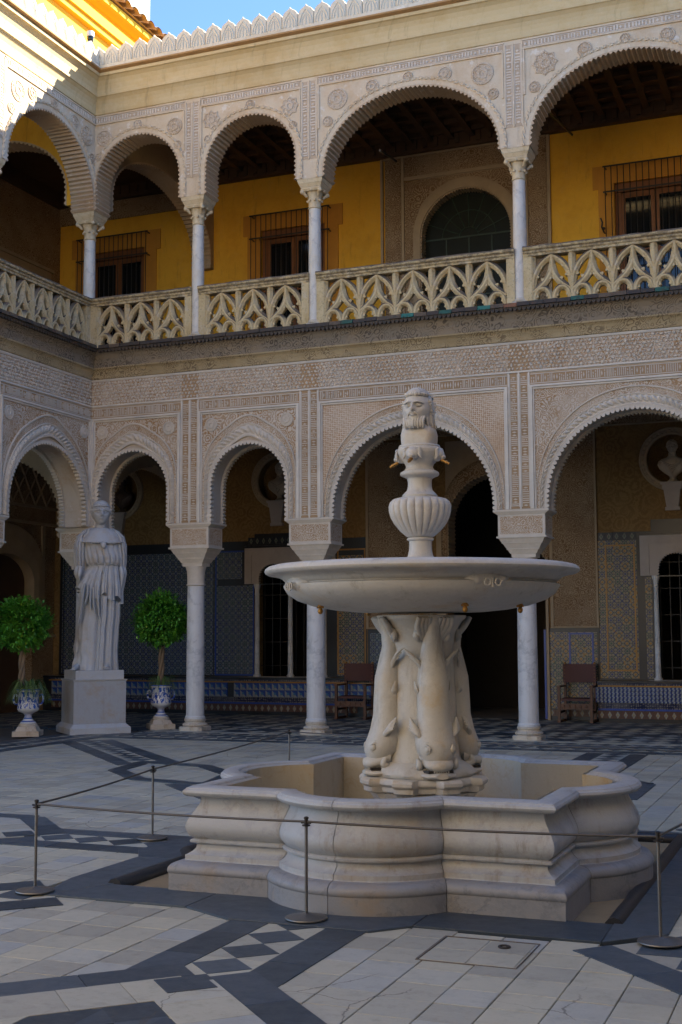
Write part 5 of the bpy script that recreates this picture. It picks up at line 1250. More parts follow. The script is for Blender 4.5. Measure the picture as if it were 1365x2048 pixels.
for k in range(4):
    A = radians(-71.7+18)+k*pi/2; ca, sa = cos(A), sin(A)
    Q = lambda r, t, z: (ca*r-sa*t, sa*r+ca*t, z)
    d = part('dolphin', fo); mb = MB()
    Q0 = Q; Q = lambda r, t, z: Q0(r-0.022*min(1, max(0, (1.66-z)/0.15)), t, z)
    path = [(0.275, 1.70), (0.25, 1.60), (0.245, 1.50), (0.252, 1.40), (0.266, 1.28), (0.270, 1.15), (0.272, 1.02), (0.282, 0.92), (0.302, 0.84), (0.325, 0.77), (0.34, 0.715)]
    rad = [0.05, 0.060, 0.072, 0.092, 0.108, 0.112, 0.116, 0.128, 0.140, 0.132, 0.09]
    rings = []
    for (r, z), q in zip(path, rad): rings.append([Q(r+q*0.92*cos(2*pi*j/20), q*sin(2*pi*j/20), z) for j in range(20)])
    mb.ring_loft(rings)
    snout = []                                              # muzzle turned outwards
    for f, r, z, a, b in ((0, 0.29, 0.735, 0.115, 0.095), (1, 0.34, 0.712, 0.112, 0.068), (2, 0.385, 0.696, 0.102, 0.048), (3, 0.42, 0.690, 0.088, 0.042), (4, 0.445, 0.689, 0.060, 0.034), (5, 0.455, 0.688, 0.02, 0.015)):
        snout.append([Q(r, a*cos(2*pi*j/16), z+b*sin(2*pi*j/16)) for j in range(16)])
    mb.ring_loft(snout)
    jaw = [[Q(r, a*cos(2*pi*j/16), z+b*sin(2*pi*j/16)) for j in range(16)] for r, z, a, b in ((0.27, 0.628, 0.145, 0.034), (0.36, 0.624, 0.130, 0.029), (0.42, 0.622, 0.104, 0.026), (0.452, 0.622, 0.045, 0.018))]
    mb.ring_loft(jaw)
    for q in (-1, 1): mb.tube([Q(0.30, q*0.118, 0.665), Q(0.345, q*0.128, 0.690), Q(0.33, q*0.135, 0.735)], [0.022, 0.026, 0.012], 8, sm=5)
    LOWM(mb).build('body', M['fountain'], d, smooth=60)
    mb = MB()
    for q in (-1, 1):                                       # cheek fins and side fins
        for e in range(5):
            g_ = e/4; mb.tube([Q(0.325-0.02*g_, q*(0.095+0.012*g_), 0.87+0.035*g_), Q(0.325-0.03*g_, q*(0.135+0.016*g_), 0.905+0.05*g_), Q(0.29-0.03*g_, q*(0.185-0.02*g_), 0.935+0.075*g_)], [0.020, 0.022, 0.007], 7, sm=5)
        mb.tube([Q(0.385, q*0.04, 0.842), Q(0.392, q*0.08, 0.843), Q(0.36, q*0.115, 0.835)], [0.010, 0.014, 0.008], 7, sm=5)
        mb.tube([Q(0.26, q*0.09, 1.16), Q(0.265, q*0.12, 1.20), Q(0.255, q*0.13, 1.26)], [0.018, 0.02, 0.005], 6, flat=0.5, sm=5)
        for e in range(3): mb.tube([Q(0.27, q*0.07, 1.33+0.02*e), Q(0.262-0.004*e, q*(0.12+0.02*e), 1.40+0.025*e), Q(0.235-0.005*e, q*(0.165+0.02*e), 1.43+0.03*e)], [0.016, 0.013, 0.004], 6, sm=5)
        for e in range(4):                                  # tail fluke fronds
            mb.tube([Q(0.235, q*(0.015+0.02*e), 1.56), Q(0.27+0.005*e, q*(0.03+0.03*e), 1.64), Q(0.315+0.004*e, q*(0.04+0.026*e), 1.705)], [0.026, 0.022, 0.016], 7, sm=5)
        mb.tube([Q(0.24, q*0.10, 1.62), Q(0.25, q*0.115, 1.57), Q(0.245, q*0.09, 1.535)], [0.022, 0.026, 0.012], 7, sm=5)
    LOWM(mb).build('fins', M['fountain'], d, smooth=60, kind='stuff')
    mb = MB()
    for q in (-1, 1):
        mb.sphere(Q(0.405, q*0.085, 0.800), 0.024, n=10, m=8)
        mb.tube([Q(0.398+0.027*cos(2*pi*j/14), q*0.094-0.016*q*cos(2*pi*j/14), 0.800+0.030*sin(2*pi*j/14)) for j in range(15)], 0.0075, 6)
    LOWM(mb).build('eyes', M['fountain'], d, smooth=60)
    mb = MB()
    for e in range(-6, 7):
        tt = e*0.0165; rr = 0.428-max(0, abs(e)-3)*0.024; mb.box(-0.0045, 0.0045, -0.004, 0.004, 0.645, 0.662, fn=lambda x, y, z: Q(rr+y, tt+x, z))
    LOWM(mb).build('teeth', M['fountain'], d)
    mb = MB(); mb.prism([(0.30, -0.120), (0.424, -0.087), (0.424, 0.087), (0.30, 0.120)], 0.642, 0.660, lambda a, b, c: Q(a, b, c)); LOWM(mb).build('mouth_shade', M['iron'], d)  # dark slab stands in for the shade between the jaws
# rock work between the heads
mb = MB(); mb.lathe([(0.36, 0.598), (0.37, 0.62), (0.345, 0.66), (0.29, 0.70)], n=64, fn=lambda r, z, a: r*(1+0.05*sin(9*a+z*40)*sin(5*a))); LOWM(mb).build('rocks', M['fountain'], fo, smooth=60)
# bowl
mb = MB(); bp = [(0.02, 1.722), (0.30, 1.722), (0.46, 1.728), (0.62, 1.745), (0.77, 1.775), (0.89, 1.82), (0.96, 1.872), (0.99, 1.925), (0.99, 1.938), (0.97, 1.945), (0.955, 1.948), (0.957, 1.956), (0.975, 1.962), (0.985, 1.975), (1.0, 1.990), (1.03, 2.006), (1.07, 2.016), (1.105, 2.022), (1.124, 2.034), (1.130, 2.050), (1.124, 2.068), (1.105, 2.084), (1.07, 2.094), (1.03, 2.098), (0.99, 2.094), (0.95, 2.07), (0.7, 2.0), (0.3, 1.96), (0.1, 1.96)]
bp = [(r, z+0.012) for r, z in bp]
mb.lathe(bp, n=128, fn=lambda r, z, a: r*(1+0.004*sin(7*a+1)*sin(3*a)) if r > 1.0 else r); BOWLM(mb).build('bowl', M['fountain'], fo, smooth=40)
for k in range(4):
    A = radians(-71.7+27)+k*pi/2; ca, sa = cos(A), sin(A); Q = lambda r, t, z: (ca*r-sa*t, sa*r+ca*t, z)
    mb = MB(); rows = []
    for i in range(9):
        v = i/8; z = 2.0-0.15*v; rr = 0.99+0.035*sin(pi*v)-0.13*v*v; hw = 0.135*(1-0.5*v*v)*(1 if i else 0.85)
        rows.append([Q(rr-0.05*abs(u)**2.5+0.018*cos(3*pi*u)*sin(pi*v)*0.6, u*hw*1.25, z) for u in [(-1+j/6) for j in range(13)]])
    mb.grid(rows)
    for e in (-1, 1): mb.tube([Q(1.02+0.0*j, e*(0.04+0.022*cos(2*pi*j/10)), 1.935+0.026*sin(2*pi*j/10)) for j in range(11)], 0.007, 5)
    mb.tube([Q(1.012, 0.0, 1.965), Q(1.015, 0.0, 1.90)], 0.010, 5); BOWLM(mb).build('mask', M['fountain'], fo, smooth=60)
for A in (-71.7+22, -71.7+62, -71.7-66, 108, 140):
    a = radians(A); rr = 0.77
    mb = MB(); x, y = rr*cos(a), rr*sin(a); mb.lathe([(0.006, 1.845), (0.008, 1.80), (0.018, 1.792), (0.020, 1.782), (0.010, 1.772), (0.016, 1.758), (0.020, 1.745), (0.014, 1.728), (0.006, 1.722)], x, y, 12)
    mb.tube([(x-0.024, y, 1.775), (x+0.024, y, 1.775)], [0.009, 0.009], 6); BOWLM(mb).build('brass_spout', M['brass'], fo, smooth=50)
# stem, fluted urn, upper vase
mb = MB(); mb.lathe([(0.135, 2.06), (0.135, 2.118), (0.128, 2.128), (0.108, 2.135), (0.092, 2.16), (0.083, 2.20), (0.080, 2.24), (0.082, 2.268), (0.093, 2.272), (0.098, 2.282), (0.094, 2.290), (0.08, 2.293)], n=48); UPM(mb).build('urn_stem', M['fountain'], fo, smooth=40)
def flute(r, z, a):
    q = abs(sin(a*11)); w = min(1, max(0, (z-2.30)/0.05))*min(1, max(0, (2.572-z)/0.02)); return r*(1-0.085*w*(1-q**0.55))
mb = MB(); up = [(0.085, 2.293), (0.105, 2.305), (0.150, 2.345), (0.190, 2.395), (0.214, 2.44), (0.226, 2.485), (0.228, 2.52), (0.218, 2.55), (0.195, 2.572), (0.165, 2.580), (0.128, 2.583)]
up2 = []
for (r0, z0), (r1, z1) in zip(up, up[1:]): up2 += [(r0+(r1-r0)*t/3, z0+(z1-z0)*t/3) for t in range(3)]
mb.lathe(up2+[up[-1]], n=264, fn=flute); UPM(mb).build('fluted_urn', M['fountain'], fo, smooth=40)
mb = MB(); mb.lathe([(0.125, 2.584), (0.128, 2.60), (0.118, 2.612), (0.105, 2.625), (0.092, 2.64), (0.086, 2.67), (0.086, 2.70), (0.092, 2.725), (0.115, 2.738), (0.136, 2.746), (0.142, 2.757), (0.138, 2.770), (0.122, 2.780), (0.106, 2.786), (0.106, 2.795), (0.100, 2.80), (0.098, 2.812), (0.104, 2.83), (0.125, 2.86), (0.150, 2.895), (0.160, 2.925), (0.156, 2.945), (0.150, 2.95), (0.152, 2.958), (0.146, 2.968), (0.1, 2.97)], n=56); UPM(mb).build('lion_vase', M['fountain'], fo, smooth=40)
for k in range(4):
    A = radians(-71.7-20)+k*pi/2; ca, sa = cos(A), sin(A); Q = lambda r, t, z: (ca*r-sa*t, sa*r+ca*t, z)
    mb = MB()
    mb.sphere(Q(0.135, 0, 2.895), 0.055, 0.055, 0.05, 14, 10); mb.sphere(Q(0.172, 0, 2.875), 0.028, 0.028, 0.022, 10, 8)
    for q in (-1, 1):
        mb.sphere(Q(0.165, q*0.022, 2.905), 0.012, n=8, m=6); mb.sphere(Q(0.14, q*0.05, 2.92), 0.018, n=8, m=6)
        for e in range(4): mb.tube([Q(0.15, q*0.03, 2.94-0.012*e), Q(0.155, q*0.055, 2.93-0.016*e), Q(0.146, q*0.07, 2.905-0.016*e)], [0.010, 0.012, 0.005], 6, sm=5)
    UPM(mb).build('lion_mask', M['fountain'], fo, smooth=60)
    mb = MB(); mb.tube([Q(0.155, 0, 2.862), Q(0.18, 0, 2.848), Q(0.20, 0, 2.838), Q(0.228, 0, 2.822)], [0.012, 0.0105, 0.0095, 0.0095], 10, sm=5)
    for r_, z_ in ((0.178, 2.849), (0.205, 2.835)): mb.tube([Q(r_-0.006, 0, z_+0.003), Q(r_+0.006, 0, z_-0.003)], 0.0135, 10)
    UPM(mb).build('brass_pipe', M['brass'], fo, smooth=50)
# two-faced bust
bu = part('double_bust', fo); bu.location = (0.0, 0, 0); bu.rotation_euler = (0, 0, 0.03)
mb = MB(); rows = []
for z, a, b, sq in ((2.965, .118, .110, .5), (3.0, .123, .114, .5), (3.04, .125, .116, .55), (3.08, .118, .110, .6), (3.105, .098, .095, .7), (3.13, .076, .085, .85), (3.16, .066, .078, 1), (3.20, .066, .08, 1), (3.25, .07, .08, 1)):
    ring = []
    for j in range(40):
        t = 2*pi*j/40; c, s = cos(t), sin(t); ring.append((a*abs(c)**sq*(1 if c > 0 else -1), b*abs(s)**sq*(1 if s > 0 else -1), z))
    rows.append(ring)
mb.ring_loft(rows); add_head(mb, (0, -0.040, 3.232), 0.282, True); add_head(mb, (0, 0.05, 3.232), 0.282, True, True); add_face(mb, (0, -0.040, 3.232), 0.282); add_face(mb, (0, 0.05, 3.232), 0.282, True)
UPM(mb).build('figure', M['fountain'], bu, smooth=70)
mb = MB()                                                   # beard locks
for fl in (-1, 1):
    for j in range(9):
        x = (j-4)*0.0155; q = 1-abs(j-4)*0.06
        mb.tube([(x*1.1, fl*(0.128-abs(x)*0.35), 3.175), (x, fl*(0.140-abs(x)*0.3), 3.15), (x*0.95+0.003*sin(j), fl*(0.137-abs(x)*0.3), 3.118), (x*0.9, fl*(0.125-abs(x)*0.3), 3.098+0.006*(j % 2))], [0.009, 0.0105, 0.010, 0.006], 7, sm=5)
    for s in (-1, 1): mb.tube([(s*0.004, fl*0.155, 3.204), (s*0.018, fl*0.153, 3.201), (s*0.032, fl*0.142, 3.188), (s*0.038, fl*0.134, 3.165)], [0.004, 0.0055, 0.0055, 0.003], 7, sm=5)
    for s in (-1, 1):
        for e in range(4): mb.tube([(s*(0.062+0.006*e), fl*(0.07-0.03*e), 3.24), (s*(0.072+0.006*e), fl*(0.065-0.03*e), 3.17), (s*(0.078+0.008*e), fl*(0.06-0.03*e), 3.10)], [0.010, 0.012, 0.006], 6, sm=5)
mb.v = [(x*1.1, y*1.1, 3.235+(z-3.240)*1.1) for x, y, z in mb.v]
UPM(mb).build('beard', M['fountain'], bu, smooth=60)
mb = MB(); rnd = random.Random(4)
for fl in (-1, 1):
    for r_ in range(5):
        for j in range(-6, 7):
            t = j*0.24+(r_ % 2)*0.12; el = 0.68+r_*0.19; rr = 0.094
            mb.sphere((rr*1.0*sin(t)*cos(el), fl*(0.035+0.118*cos(t)*cos(el)), 3.262+0.108*sin(el)+0.0*rnd.random()), 0.0145*rnd.uniform(.9, 1.15), n=8, m=6)
    for s in (-1, 1):
        for r_ in range(5): mb.sphere((s*(0.088+0.004*(r_ % 2)), fl*(0.055-0.008*r_), 3.285-0.02*r_), 0.0145, n=8, m=6)
mb.sphere((0, 0.005, 3.294), 0.088, 0.112, 0.074, 24, 16)
mb.v = [(x*1.1, y*1.1, 3.232+(z-3.240)*1.1) for x, y, z in mb.v]
UPM(mb).build('hair_curls', M['fountain'], bu, smooth=60)

# ------------------------------------------------------------------ robed statue on its pedestal
SP = (-11.60, 17.98)
pe = thing('pedestal', 'square grey marble pedestal carrying the robed statue', 'pedestal', (SP[0], SP[1], 0), radians(47))
mb = MB(); mb.frust(0, 0, 0, .50, .50, .10, .50, .50); mb.frust(0, 0, .101, .495, .495, .16, .435, .435); mb.build('base', M['statue'], pe)
mb = MB(); mb.box(-.43, .43, -.43, .43, .161, .85); mb.build('block', m_marble('pedestal_marble', (0.35, 0.365, 0.385), (0.34, 0.33, 0.32), (0.36, 0.29, 0.2), 0.6, 2.6), pe)
mb = MB(); mb.frust(0, 0, .851, .44, .44, .875, .45, .45); mb.box(-.40, .40, -.40, .40, .876, 1.02); mb.build('cap', M['statue'], pe)
st = thing('statue', 'marble statue of a helmeted woman in a pleated belted robe on the grey pedestal', 'statue', (SP[0]+0.075, SP[1]+0.03, 1.02), radians(38))
def drape(mb, rows, pleat, n=200, caps=True):
    """rows of (z, cx, cy, rx, ry); pleat(theta, z, u) gives the relative fold depth, theta 0 = front"""
    rings = []
    z0, z1 = rows[0][0], rows[-1][0]; m = 60
    for i in range(m+1):
        z = z0+(z1-z0)*i/m
        for (a, b) in zip(rows, rows[1:]):
            if min(a[0], b[0])-1e-6 <= z <= max(a[0], b[0])+1e-6:
                t = (z-a[0])/(b[0]-a[0]); t = t*t*(3-2*t); q = [a[k]+(b[k]-a[k])*t for k in range(1, 5)]; break
        ring = []
        for j in range(n):
            th = 2*pi*j/n; f = 1+pleat(th, z); zz = z
            ring.append((q[0]+q[2]*f*sin(th), q[1]-q[3]*f*cos(th), zz))
        rings.append(ring)
    mb.ring_loft(rings, caps=caps); return rings
wrap = lambda t: (t+pi) % (2*pi)-pi
def skirt_pl(th, z):
    t = wrap(th); right = 1/(1+exp(-(t+0.15)*9)); f = right*(0.05-0.26*exp(-(sin(t*6.5+0.4)/0.38)**2)-0.10*exp(-(sin(t*13+1.9)/0.3)**2))
    f += (1-right)*(0.03*sin(t*9+z*6)*(1 if z < 0.55 else 0.4)+0.10*exp(-((t+0.62)/0.42)**2-((z-0.72)/0.22)**2)+0.05*exp(-((t+0.6)/0.5)**2-((z-1.1)/0.3)**2)-0.05*exp(-((t+0.17)/0.08)**2))
    if z < 0.45: f += (1-right)*0.035*sin(8*(z*2.2+abs(t+0.6)))
    return f+0.012*sin(23*t)
mb = MB(); drape(mb, [(0.0, -.06, .02, .375, .26), (.25, -.05, .02, .35, .25), (.6, -.035, .02, .345, .25), (.95, -.01, .02, .345, .26), (1.25, 0, .02, .33, .26), (1.5, .03, .02, .28, .22), (1.74, .06, .02, .255, .2)], skirt_pl); mb.build('skirt', M['statue'], st, smooth=60)
def over_pl(th, z):
    t = wrap(th); k = (1.75-z)/0.55; return min(1, k+0.2)*(0.05-0.22*exp(-(sin(t*8+0.6+0.5*sin(3*t))/0.38)**2)-0.08*exp(-(sin(t*17+1)/0.3)**2))
mb = MB(); rr = drape(mb, [(1.20, .01, .01, .37, .29), (1.35, .01, .01, .365, .285), (1.55, .03, .01, .32, .25), (1.70, .055, .01, .272, .215), (1.755, .06, .01, .262, .205)], over_pl)
for k, (x, y, z) in enumerate(mb.v):
    if z < 1.35: th = atan2(x-.01, -(y-.01)); mb.v[k] = (x, y, z+(1.35-z)/0.15*(0.06*sin(th*8+0.6)+0.035*sin(th*3+1)-0.02+0.12*max(0, -sin(th))))
mb.build('overfold', M['statue'], st, smooth=60)
def bl_pl(th, z):
    t = wrap(th); k = min(1, max(0, (2.12-z)/0.3)); return k*(0.04-0.17*exp(-(sin(t*9+2.2*(z-1.7))/0.36)**2))
mb = MB(); drape(mb, [(1.72, .06, .01, .265, .21), (1.78, .055, .0, .30, .245), (1.86, .05, .0, .315, .255), (2.0, .03, .01, .315, .24), (2.15, .02, .02, .335, .21), (2.26, .01, .03, .32, .17), (2.32, .0, .03, .20, .12), (2.355, 0, .02, .10, .095), (2.44, 0, .015, .082, .085), (2.52, 0, .0, .08, .085)], bl_pl); add_head(mb, (0, -.02, 2.60), .40); add_face(mb, (0, -.02, 2.60), .40); mb.build('figure', M['statue'], st, smooth=60)
mb = MB(); mb.tube([(.06+.272*sin(t), .01-.217*cos(t), 1.742+.01*cos(t)) for t in [2*pi*k/40 for k in range(41)]], .02, 8); mb.tube([(.06, -.215, 1.74), (.03, -.235, 1.66), (.045, -.24, 1.58)], .014, 6, sm=5); mb.build('belt', M['statue'], st, smooth=60)
mb = MB(); n = 64; rows = []                                # scaly cape over the breast
for i in range(9):
    v = i/8; row = []
    for j in range(n+1):
        t = 2*pi*j/n; f = cos(t); dz = 0.0 if f < 0 else 0.05*f
        rx = .13+.245*v; ry = .11+.145*v; z = 2.355-0.075*v-0.215*v*v*(0.62+0.38*max(0, f))+0.02*v*abs(sin(t*6)); row.append((.01+rx*sin(t), .01-ry*cos(t)*(1.03), z))
    rows.append(row)
mb.grid(rows)
for j in range(25):
    t = -1.25+2.5*j/24; mb.sphere((.01+.375*sin(t), .01-.265*cos(t), 2.355-0.29*(0.80+0.15*cos(t))+0.02), .018, n=6, m=5)
mb.sphere((.02, -.30, 2.06), .05, .03, .06, 12, 8); mb.build('cape', M['statue'], st, smooth=60)
for s in (-1, 1):
    def sl_pl(th, z): return 0.05-0.3*exp(-(sin(th*5+z*3)/0.4)**2)
    mb = MB(); c = .335 if s > 0 else .325
    drape(mb, [(1.50 if s < 0 else 1.40, s*c, .06, .05, .08), (1.62, s*(c+.01), .05, .085, .13), (1.85, s*(c+.01), .04, .10, .15), (2.05, s*c, .03, .105, .15), (2.2, s*(c-.03), .03, .10, .13), (2.31, s*(c-.10), .03, .08, .10), (2.36, s*(c-.16), .03, .04, .06)], sl_pl, 90)
    mb.tube([(s*(c-.02), .08, 1.75), (s*(c+.0), .10, 1.5), (s*(c-.03), .12, 1.36)], [.05, .048, .04], 12, sm=5); mb.build('sleeve', M['statue'], st, smooth=60)
mb = MB()
for k, (x0, z0, x1, z1) in enumerate(((-.27, 1.42, -.33, .98), (-.22, 1.40, -.26, 1.08), (-.13, 1.35, -.10, .92), (-.06, 1.30, -.03, .86), (-.30, 1.3, -.37, .75), (-.17, 1.33, -.17, 1.0))):
    mb.tube([(x0, -.27+.06*abs(x0), z0), ((x0+x1)/2+.015*sin(k*2), -.285+.06*abs(x0), (z0+z1)/2), (x1, -.27+.06*abs(x0), z1)], [.040, .048, .030], 10, flat=0.45, sm=5)
mb.build('hanging_folds', M['statue'], st, smooth=60, kind='stuff')
mb = MB(); rows = []
for i in range(13):
    v = i/12; z = 2.700+.125*sin(v*pi/2); q = max(cos(v*pi/2), .03)
    rows.append([(.146*q*sin(t), -.012-.172*q*cos(t), z+.020*(1-v)*cos(t)) for t in [2*pi*k/40 for k in range(40)]])
mb.ring_loft(rows); mb.tube([(.150*sin(t), -.010-.177*cos(t), 2.705+.020*cos(t)) for t in [2*pi*k/32 for k in range(33)]], .009, 6)
for t in (-.55, -.2, .2, .55): mb.sphere((.147*sin(t), -.012-.173*cos(t), 2.75), .010, n=6, m=5)
mb.build('helmet', M['statue'], st, smooth=50)
mb = MB()
for s in (-1, 1):
    for k in range(5):
        t = s*(.12+.26*k); mb.tube([(.140*sin(t), -.02-.166*cos(t), 2.705), (.150*sin(t+s*.16), -.012-.172*cos(t+s*.16), 2.672-.012*k), (.150*sin(t+s*.30), -.005-.165*cos(t+s*.3), 2.66-.02*k)], [.014, .017, .012], 7, sm=5)
    for k in range(4): mb.tube([(s*(.142-.004*k), -.06+.05*k, 2.64), (s*(.143-.006*k), -.03+.05*k, 2.60), (s*(.12-.01*k), .03+.04*k, 2.55), (s*.08, .09+.015*k, 2.50)], [.020, .022, .018, .010], 8, sm=5)
mb.build('hair', M['statue'], st, smooth=60)
mb = MB()                                                   # cloth sagging in loops from the shoulders to the belt
for s in (-1, 1):
    for k in range(0):
        u = k/5; x0, x1 = s*(.385-.05*u), s*(.25-.05*u); zt, zm = 2.16-.06*k, 1.60+.055*k
        mb.tube([(x0, -.13-.04*u, zt), (x0+s*.018, -.17-.05*u, (zt+zm)/2), ((x0+x1)/2+s*.04, -.215-.03*u, zm+.01), (x1+s*.03, -.24, zm+.055), (x1, -.235, 1.76)], [.012, .020, .024, .018, .010], 8, sm=5)
    mb.tube([(s*.36, -.02, 1.72), (s*.385, -.06, 1.60), (s*.37, -.03, 1.50 if s < 0 else 1.30)], [.045, .055, .018], 10, sm=5); mb.tube([(s*.33, -.10, 1.70), (s*.35, -.14, 1.58), (s*.345, -.11, 1.47 if s < 0 else 1.36)], [.035, .04, .012], 8, sm=5)
mb.build('sleeve_folds', M['statue'], st, smooth=60, kind='stuff')
mb = MB()
for fx, fy, ln, an in ((-.36, -.20, .24, -.35), (.10, -.235, .12, 0.0)):
    mb.tube([(fx+.08*0, fy+.10, .06), (fx+an*.1, fy-.02, .05), (fx+an*.22, fy-ln*.5, .028)], [.055, .05, .032], 12, flat=1.0, sm=5)
    for e in range(5): mb.sphere((fx+an*.24+(e-2)*.018, fy-ln*.55+abs(e-1.5)*.008, .018), .013, .022, .012, 8, 5)
mb.build('feet', M['statue'], st, smooth=60)

# ------------------------------------------------------------------ blue and white urns with clipped trees
def m_ceramic():
    t = NT('blue_white_glaze'); x, y, z = t.sep(t.co); a = t.math('ARCTAN2', y, x)
    p = t.comb(t.math('MULTIPLY', a, 0.35), 0.0, z)
    n = t.noise(p, 13, 4, 0.62, dist=0.5); n2 = t.noise(p, 3.2, 2, 0.5)
    zz = t.math('FRACT', t.math('MULTIPLY', z, 22.0))
    scen = t.math('MULTIPLY', t.step(n, 0.47, 0.53), t.math('MULTIPLY', t.math('GREATER_THAN', z, 0.435), t.math('LESS_THAN', z, 0.70)))
    band = t.math('MULTIPLY', t.math('LESS_THAN', zz, 0.35), t.math('MAXIMUM', t.math('LESS_THAN', z, 0.30), t.math('GREATER_THAN', z, 0.72)))
    stripe = t.math('MULTIPLY', t.math('GREATER_THAN', t.math('SINE', t.math('MULTIPLY', a, 26.0)), 0.1), t.math('MULTIPLY', t.math('GREATER_THAN', z, 0.27), t.math('LESS_THAN', z, 0.345)))
    m = t.math('MAXIMUM', t.math('MAXIMUM', scen, band), stripe)
    c = t.mix(m, (0.58, 0.61, 0.64), t.mix(t.step(n2, 0.4, 0.6), (0.015, 0.05, 0.30), (0.03, 0.12, 0.48)))
    return t.done(c, 0.22, None, spec=0.5)
M['ceramic'] = m_ceramic()
def m_leaf(name, a, b, c):
    t = NT(name); v = t.attr('tint'); col = t.ramp(v, [(0, a), (0.6, b), (0.92, b), (1.0, c)])
    return t.done(col, 0.4, None, spec=0.5)
M['leaf'] = m_leaf('ficus_leaf', (0.04, 0.13, 0.012), (0.085, 0.30, 0.025), (0.26, 0.36, 0.03)); M['blade'] = m_leaf('spider_plant_leaf', (0.03, 0.075, 0.015), (0.11, 0.19, 0.045), (0.30, 0.34, 0.14))
M['bark'] = plain('braided_bark', (0.21, 0.155, 0.10), 0.9, 0.4, 12)
def urn(label, x, y, rz):
    o = thing('urn_planter', label, 'planter', (x, y, 0), rz, 'blue and white urns flanking the statue')
    mb = MB(); mb.box(-.21, .21, -.21, .21, 0, .085); mb.frust(0, 0, .086, .17, .17, .15, .14, .14); mb.lathe([(.155, .15), (.155, .175), (.13, .19), (.13, .2)], n=24); mb.build('stone_foot', M['base_stone'], o, smooth=35)
    mb = MB(); mb.lathe([(.125, .20), (.128, .215), (.10, .235), (.075, .26), (.058, .30), (.056, .33), (.07, .35), (.10, .365), (.15, .39), (.172, .42), (.176, .45), (.168, .50), (.162, .58), (.164, .66), (.172, .70), (.19, .725), (.195, .735), (.19, .745), (.168, .74), (.155, .70), (.02, .69)], n=48); mb.build('body', M['ceramic'], o, smooth=50)
    for s in (-1, 1):
        mb = MB(); mb.tube([(s*.17, 0, .50), (s*.20, 0, .50), (s*.225, 0, .53), (s*.235, 0, .58), (s*.228, 0, .635), (s*.20, 0, .66), (s*.18, 0, .64), (s*.185, 0, .615)], [.014, .016, .017, .017, .016, .014, .012, .009], 8); mb.build('handle', M['ceramic'], o, smooth=60)
    mb = MB(); mb.lathe([(.16, .705), (.02, .71)], n=24); mb.build('soil', M['dark'], o)
    return o
def leaf(mb, c, d, up, L, w, tint):
    d = d.normalized(); s = d.cross(up)
    if s.length < 1e-3: s = d.cross(Vector((1, 0, 0)))
    s.normalize(); nrm = s.cross(d)
    mb.add([c, c+d*L*0.45+s*w*0.5-nrm*w*0.12, c+d*L, c+d*L*0.45-s*w*0.5-nrm*w*0.12], [(0, 1, 2), (0, 2, 3)], tint)
def topiary(label, x, y, zc, r, seed):
    rnd = random.Random(seed); o = thing('topiary_tree', label, 'tree', (x, y, 0.70), 0, 'clipped round trees in the urns'); zc -= 0.70
    mb = MB()
    for k in range(3):
        mb.tube([(0.030*cos(k*2.094+t*0.75), 0.030*sin(k*2.094+t*0.75), zc*t/12) for t in range(13)], [0.030-0.0006*t for t in range(13)], 7)
    for k in range(9):
        a = k*0.7; mb.tube([(0, 0, zc*0.9), (r*.3*cos(a), r*.3*sin(a), zc+.02), (r*.7*cos(a), r*.7*sin(a), zc+r*.5*sin(k*1.9))], [.016, .011, .005], 5)
    mb.build('trunk', M['bark'], o, smooth=60)
    mb = MB(); clumps = []
    for k in range(128):
        v = Vector((rnd.gauss(0, 1), rnd.gauss(0, 1), rnd.gauss(0, 1))).normalized(); clumps.append((v, r*(0.93+0.07*sin(3.1*v.x+seed)+0.07*sin(4.3*v.y+2*v.z+seed*2))*rnd.uniform(0.82, 1.06), rnd.random()))
    for v, rad, tn in clumps:
        if sin(5.3*v.x+seed*1.7)*sin(4.7*v.y+seed)*sin(5.9*v.z+seed*.6) > 0.52: continue   # thin places
        cc = Vector((v.x*rad, v.y*rad, v.z*rad*0.90+zc))
        for j in range(50):
            p = cc+Vector((rnd.gauss(0, 1), rnd.gauss(0, 1), rnd.gauss(0, 1)))*0.055*(r/0.47)
            if (p-Vector((0, 0, zc))).length < r*0.55: continue
            d = (v+Vector((rnd.uniform(-1, 1), rnd.uniform(-1, 1), rnd.uniform(-1.3, 0.3)))*0.9)
            leaf(mb, p, d, Vector((rnd.uniform(-.4, .4), rnd.uniform(-.4, .4), 1)), rnd.uniform(.048, .075), rnd.uniform(.028, .042), min(1, max(0, 0.45*tn+0.5*rnd.random()+(0.5 if rnd.random() < .02 else 0))))
    for k in range(46):                                    # stray sprigs past the clipped outline
        v = Vector((rnd.gauss(0, 1), rnd.gauss(0, 1), rnd.gauss(0.2, 1))).normalized(); L_ = rnd.uniform(1.0, 1.17)
        for j in range(9):
            q = v*r*(0.92+(L_-0.92)*j/8)+Vector((0, 0, zc)); leaf(mb, q, v*0.7+Vector((rnd.uniform(-1, 1), rnd.uniform(-1, 1), rnd.uniform(-1, .4))), Vector((rnd.uniform(-.5, .5), rnd.uniform(-.5, .5), 1)), rnd.uniform(.045, .07), rnd.uniform(.025, .038), rnd.uniform(.2, .85))
    for j in range(1500):
        v = Vector((rnd.gauss(0, 1), rnd.gauss(0, 1), rnd.gauss(0, 1))).normalized(); p = v*r*rnd.uniform(.5, .85)+Vector((0, 0, zc))
        leaf(mb, p, v+Vector((rnd.uniform(-1, 1), rnd.uniform(-1, 1), rnd.uniform(-1, .3))), Vector((0, 0, 1)), .085, .045, rnd.random()*.4)
    mb.build('crown', M['leaf'], o, fix=False)
    return o
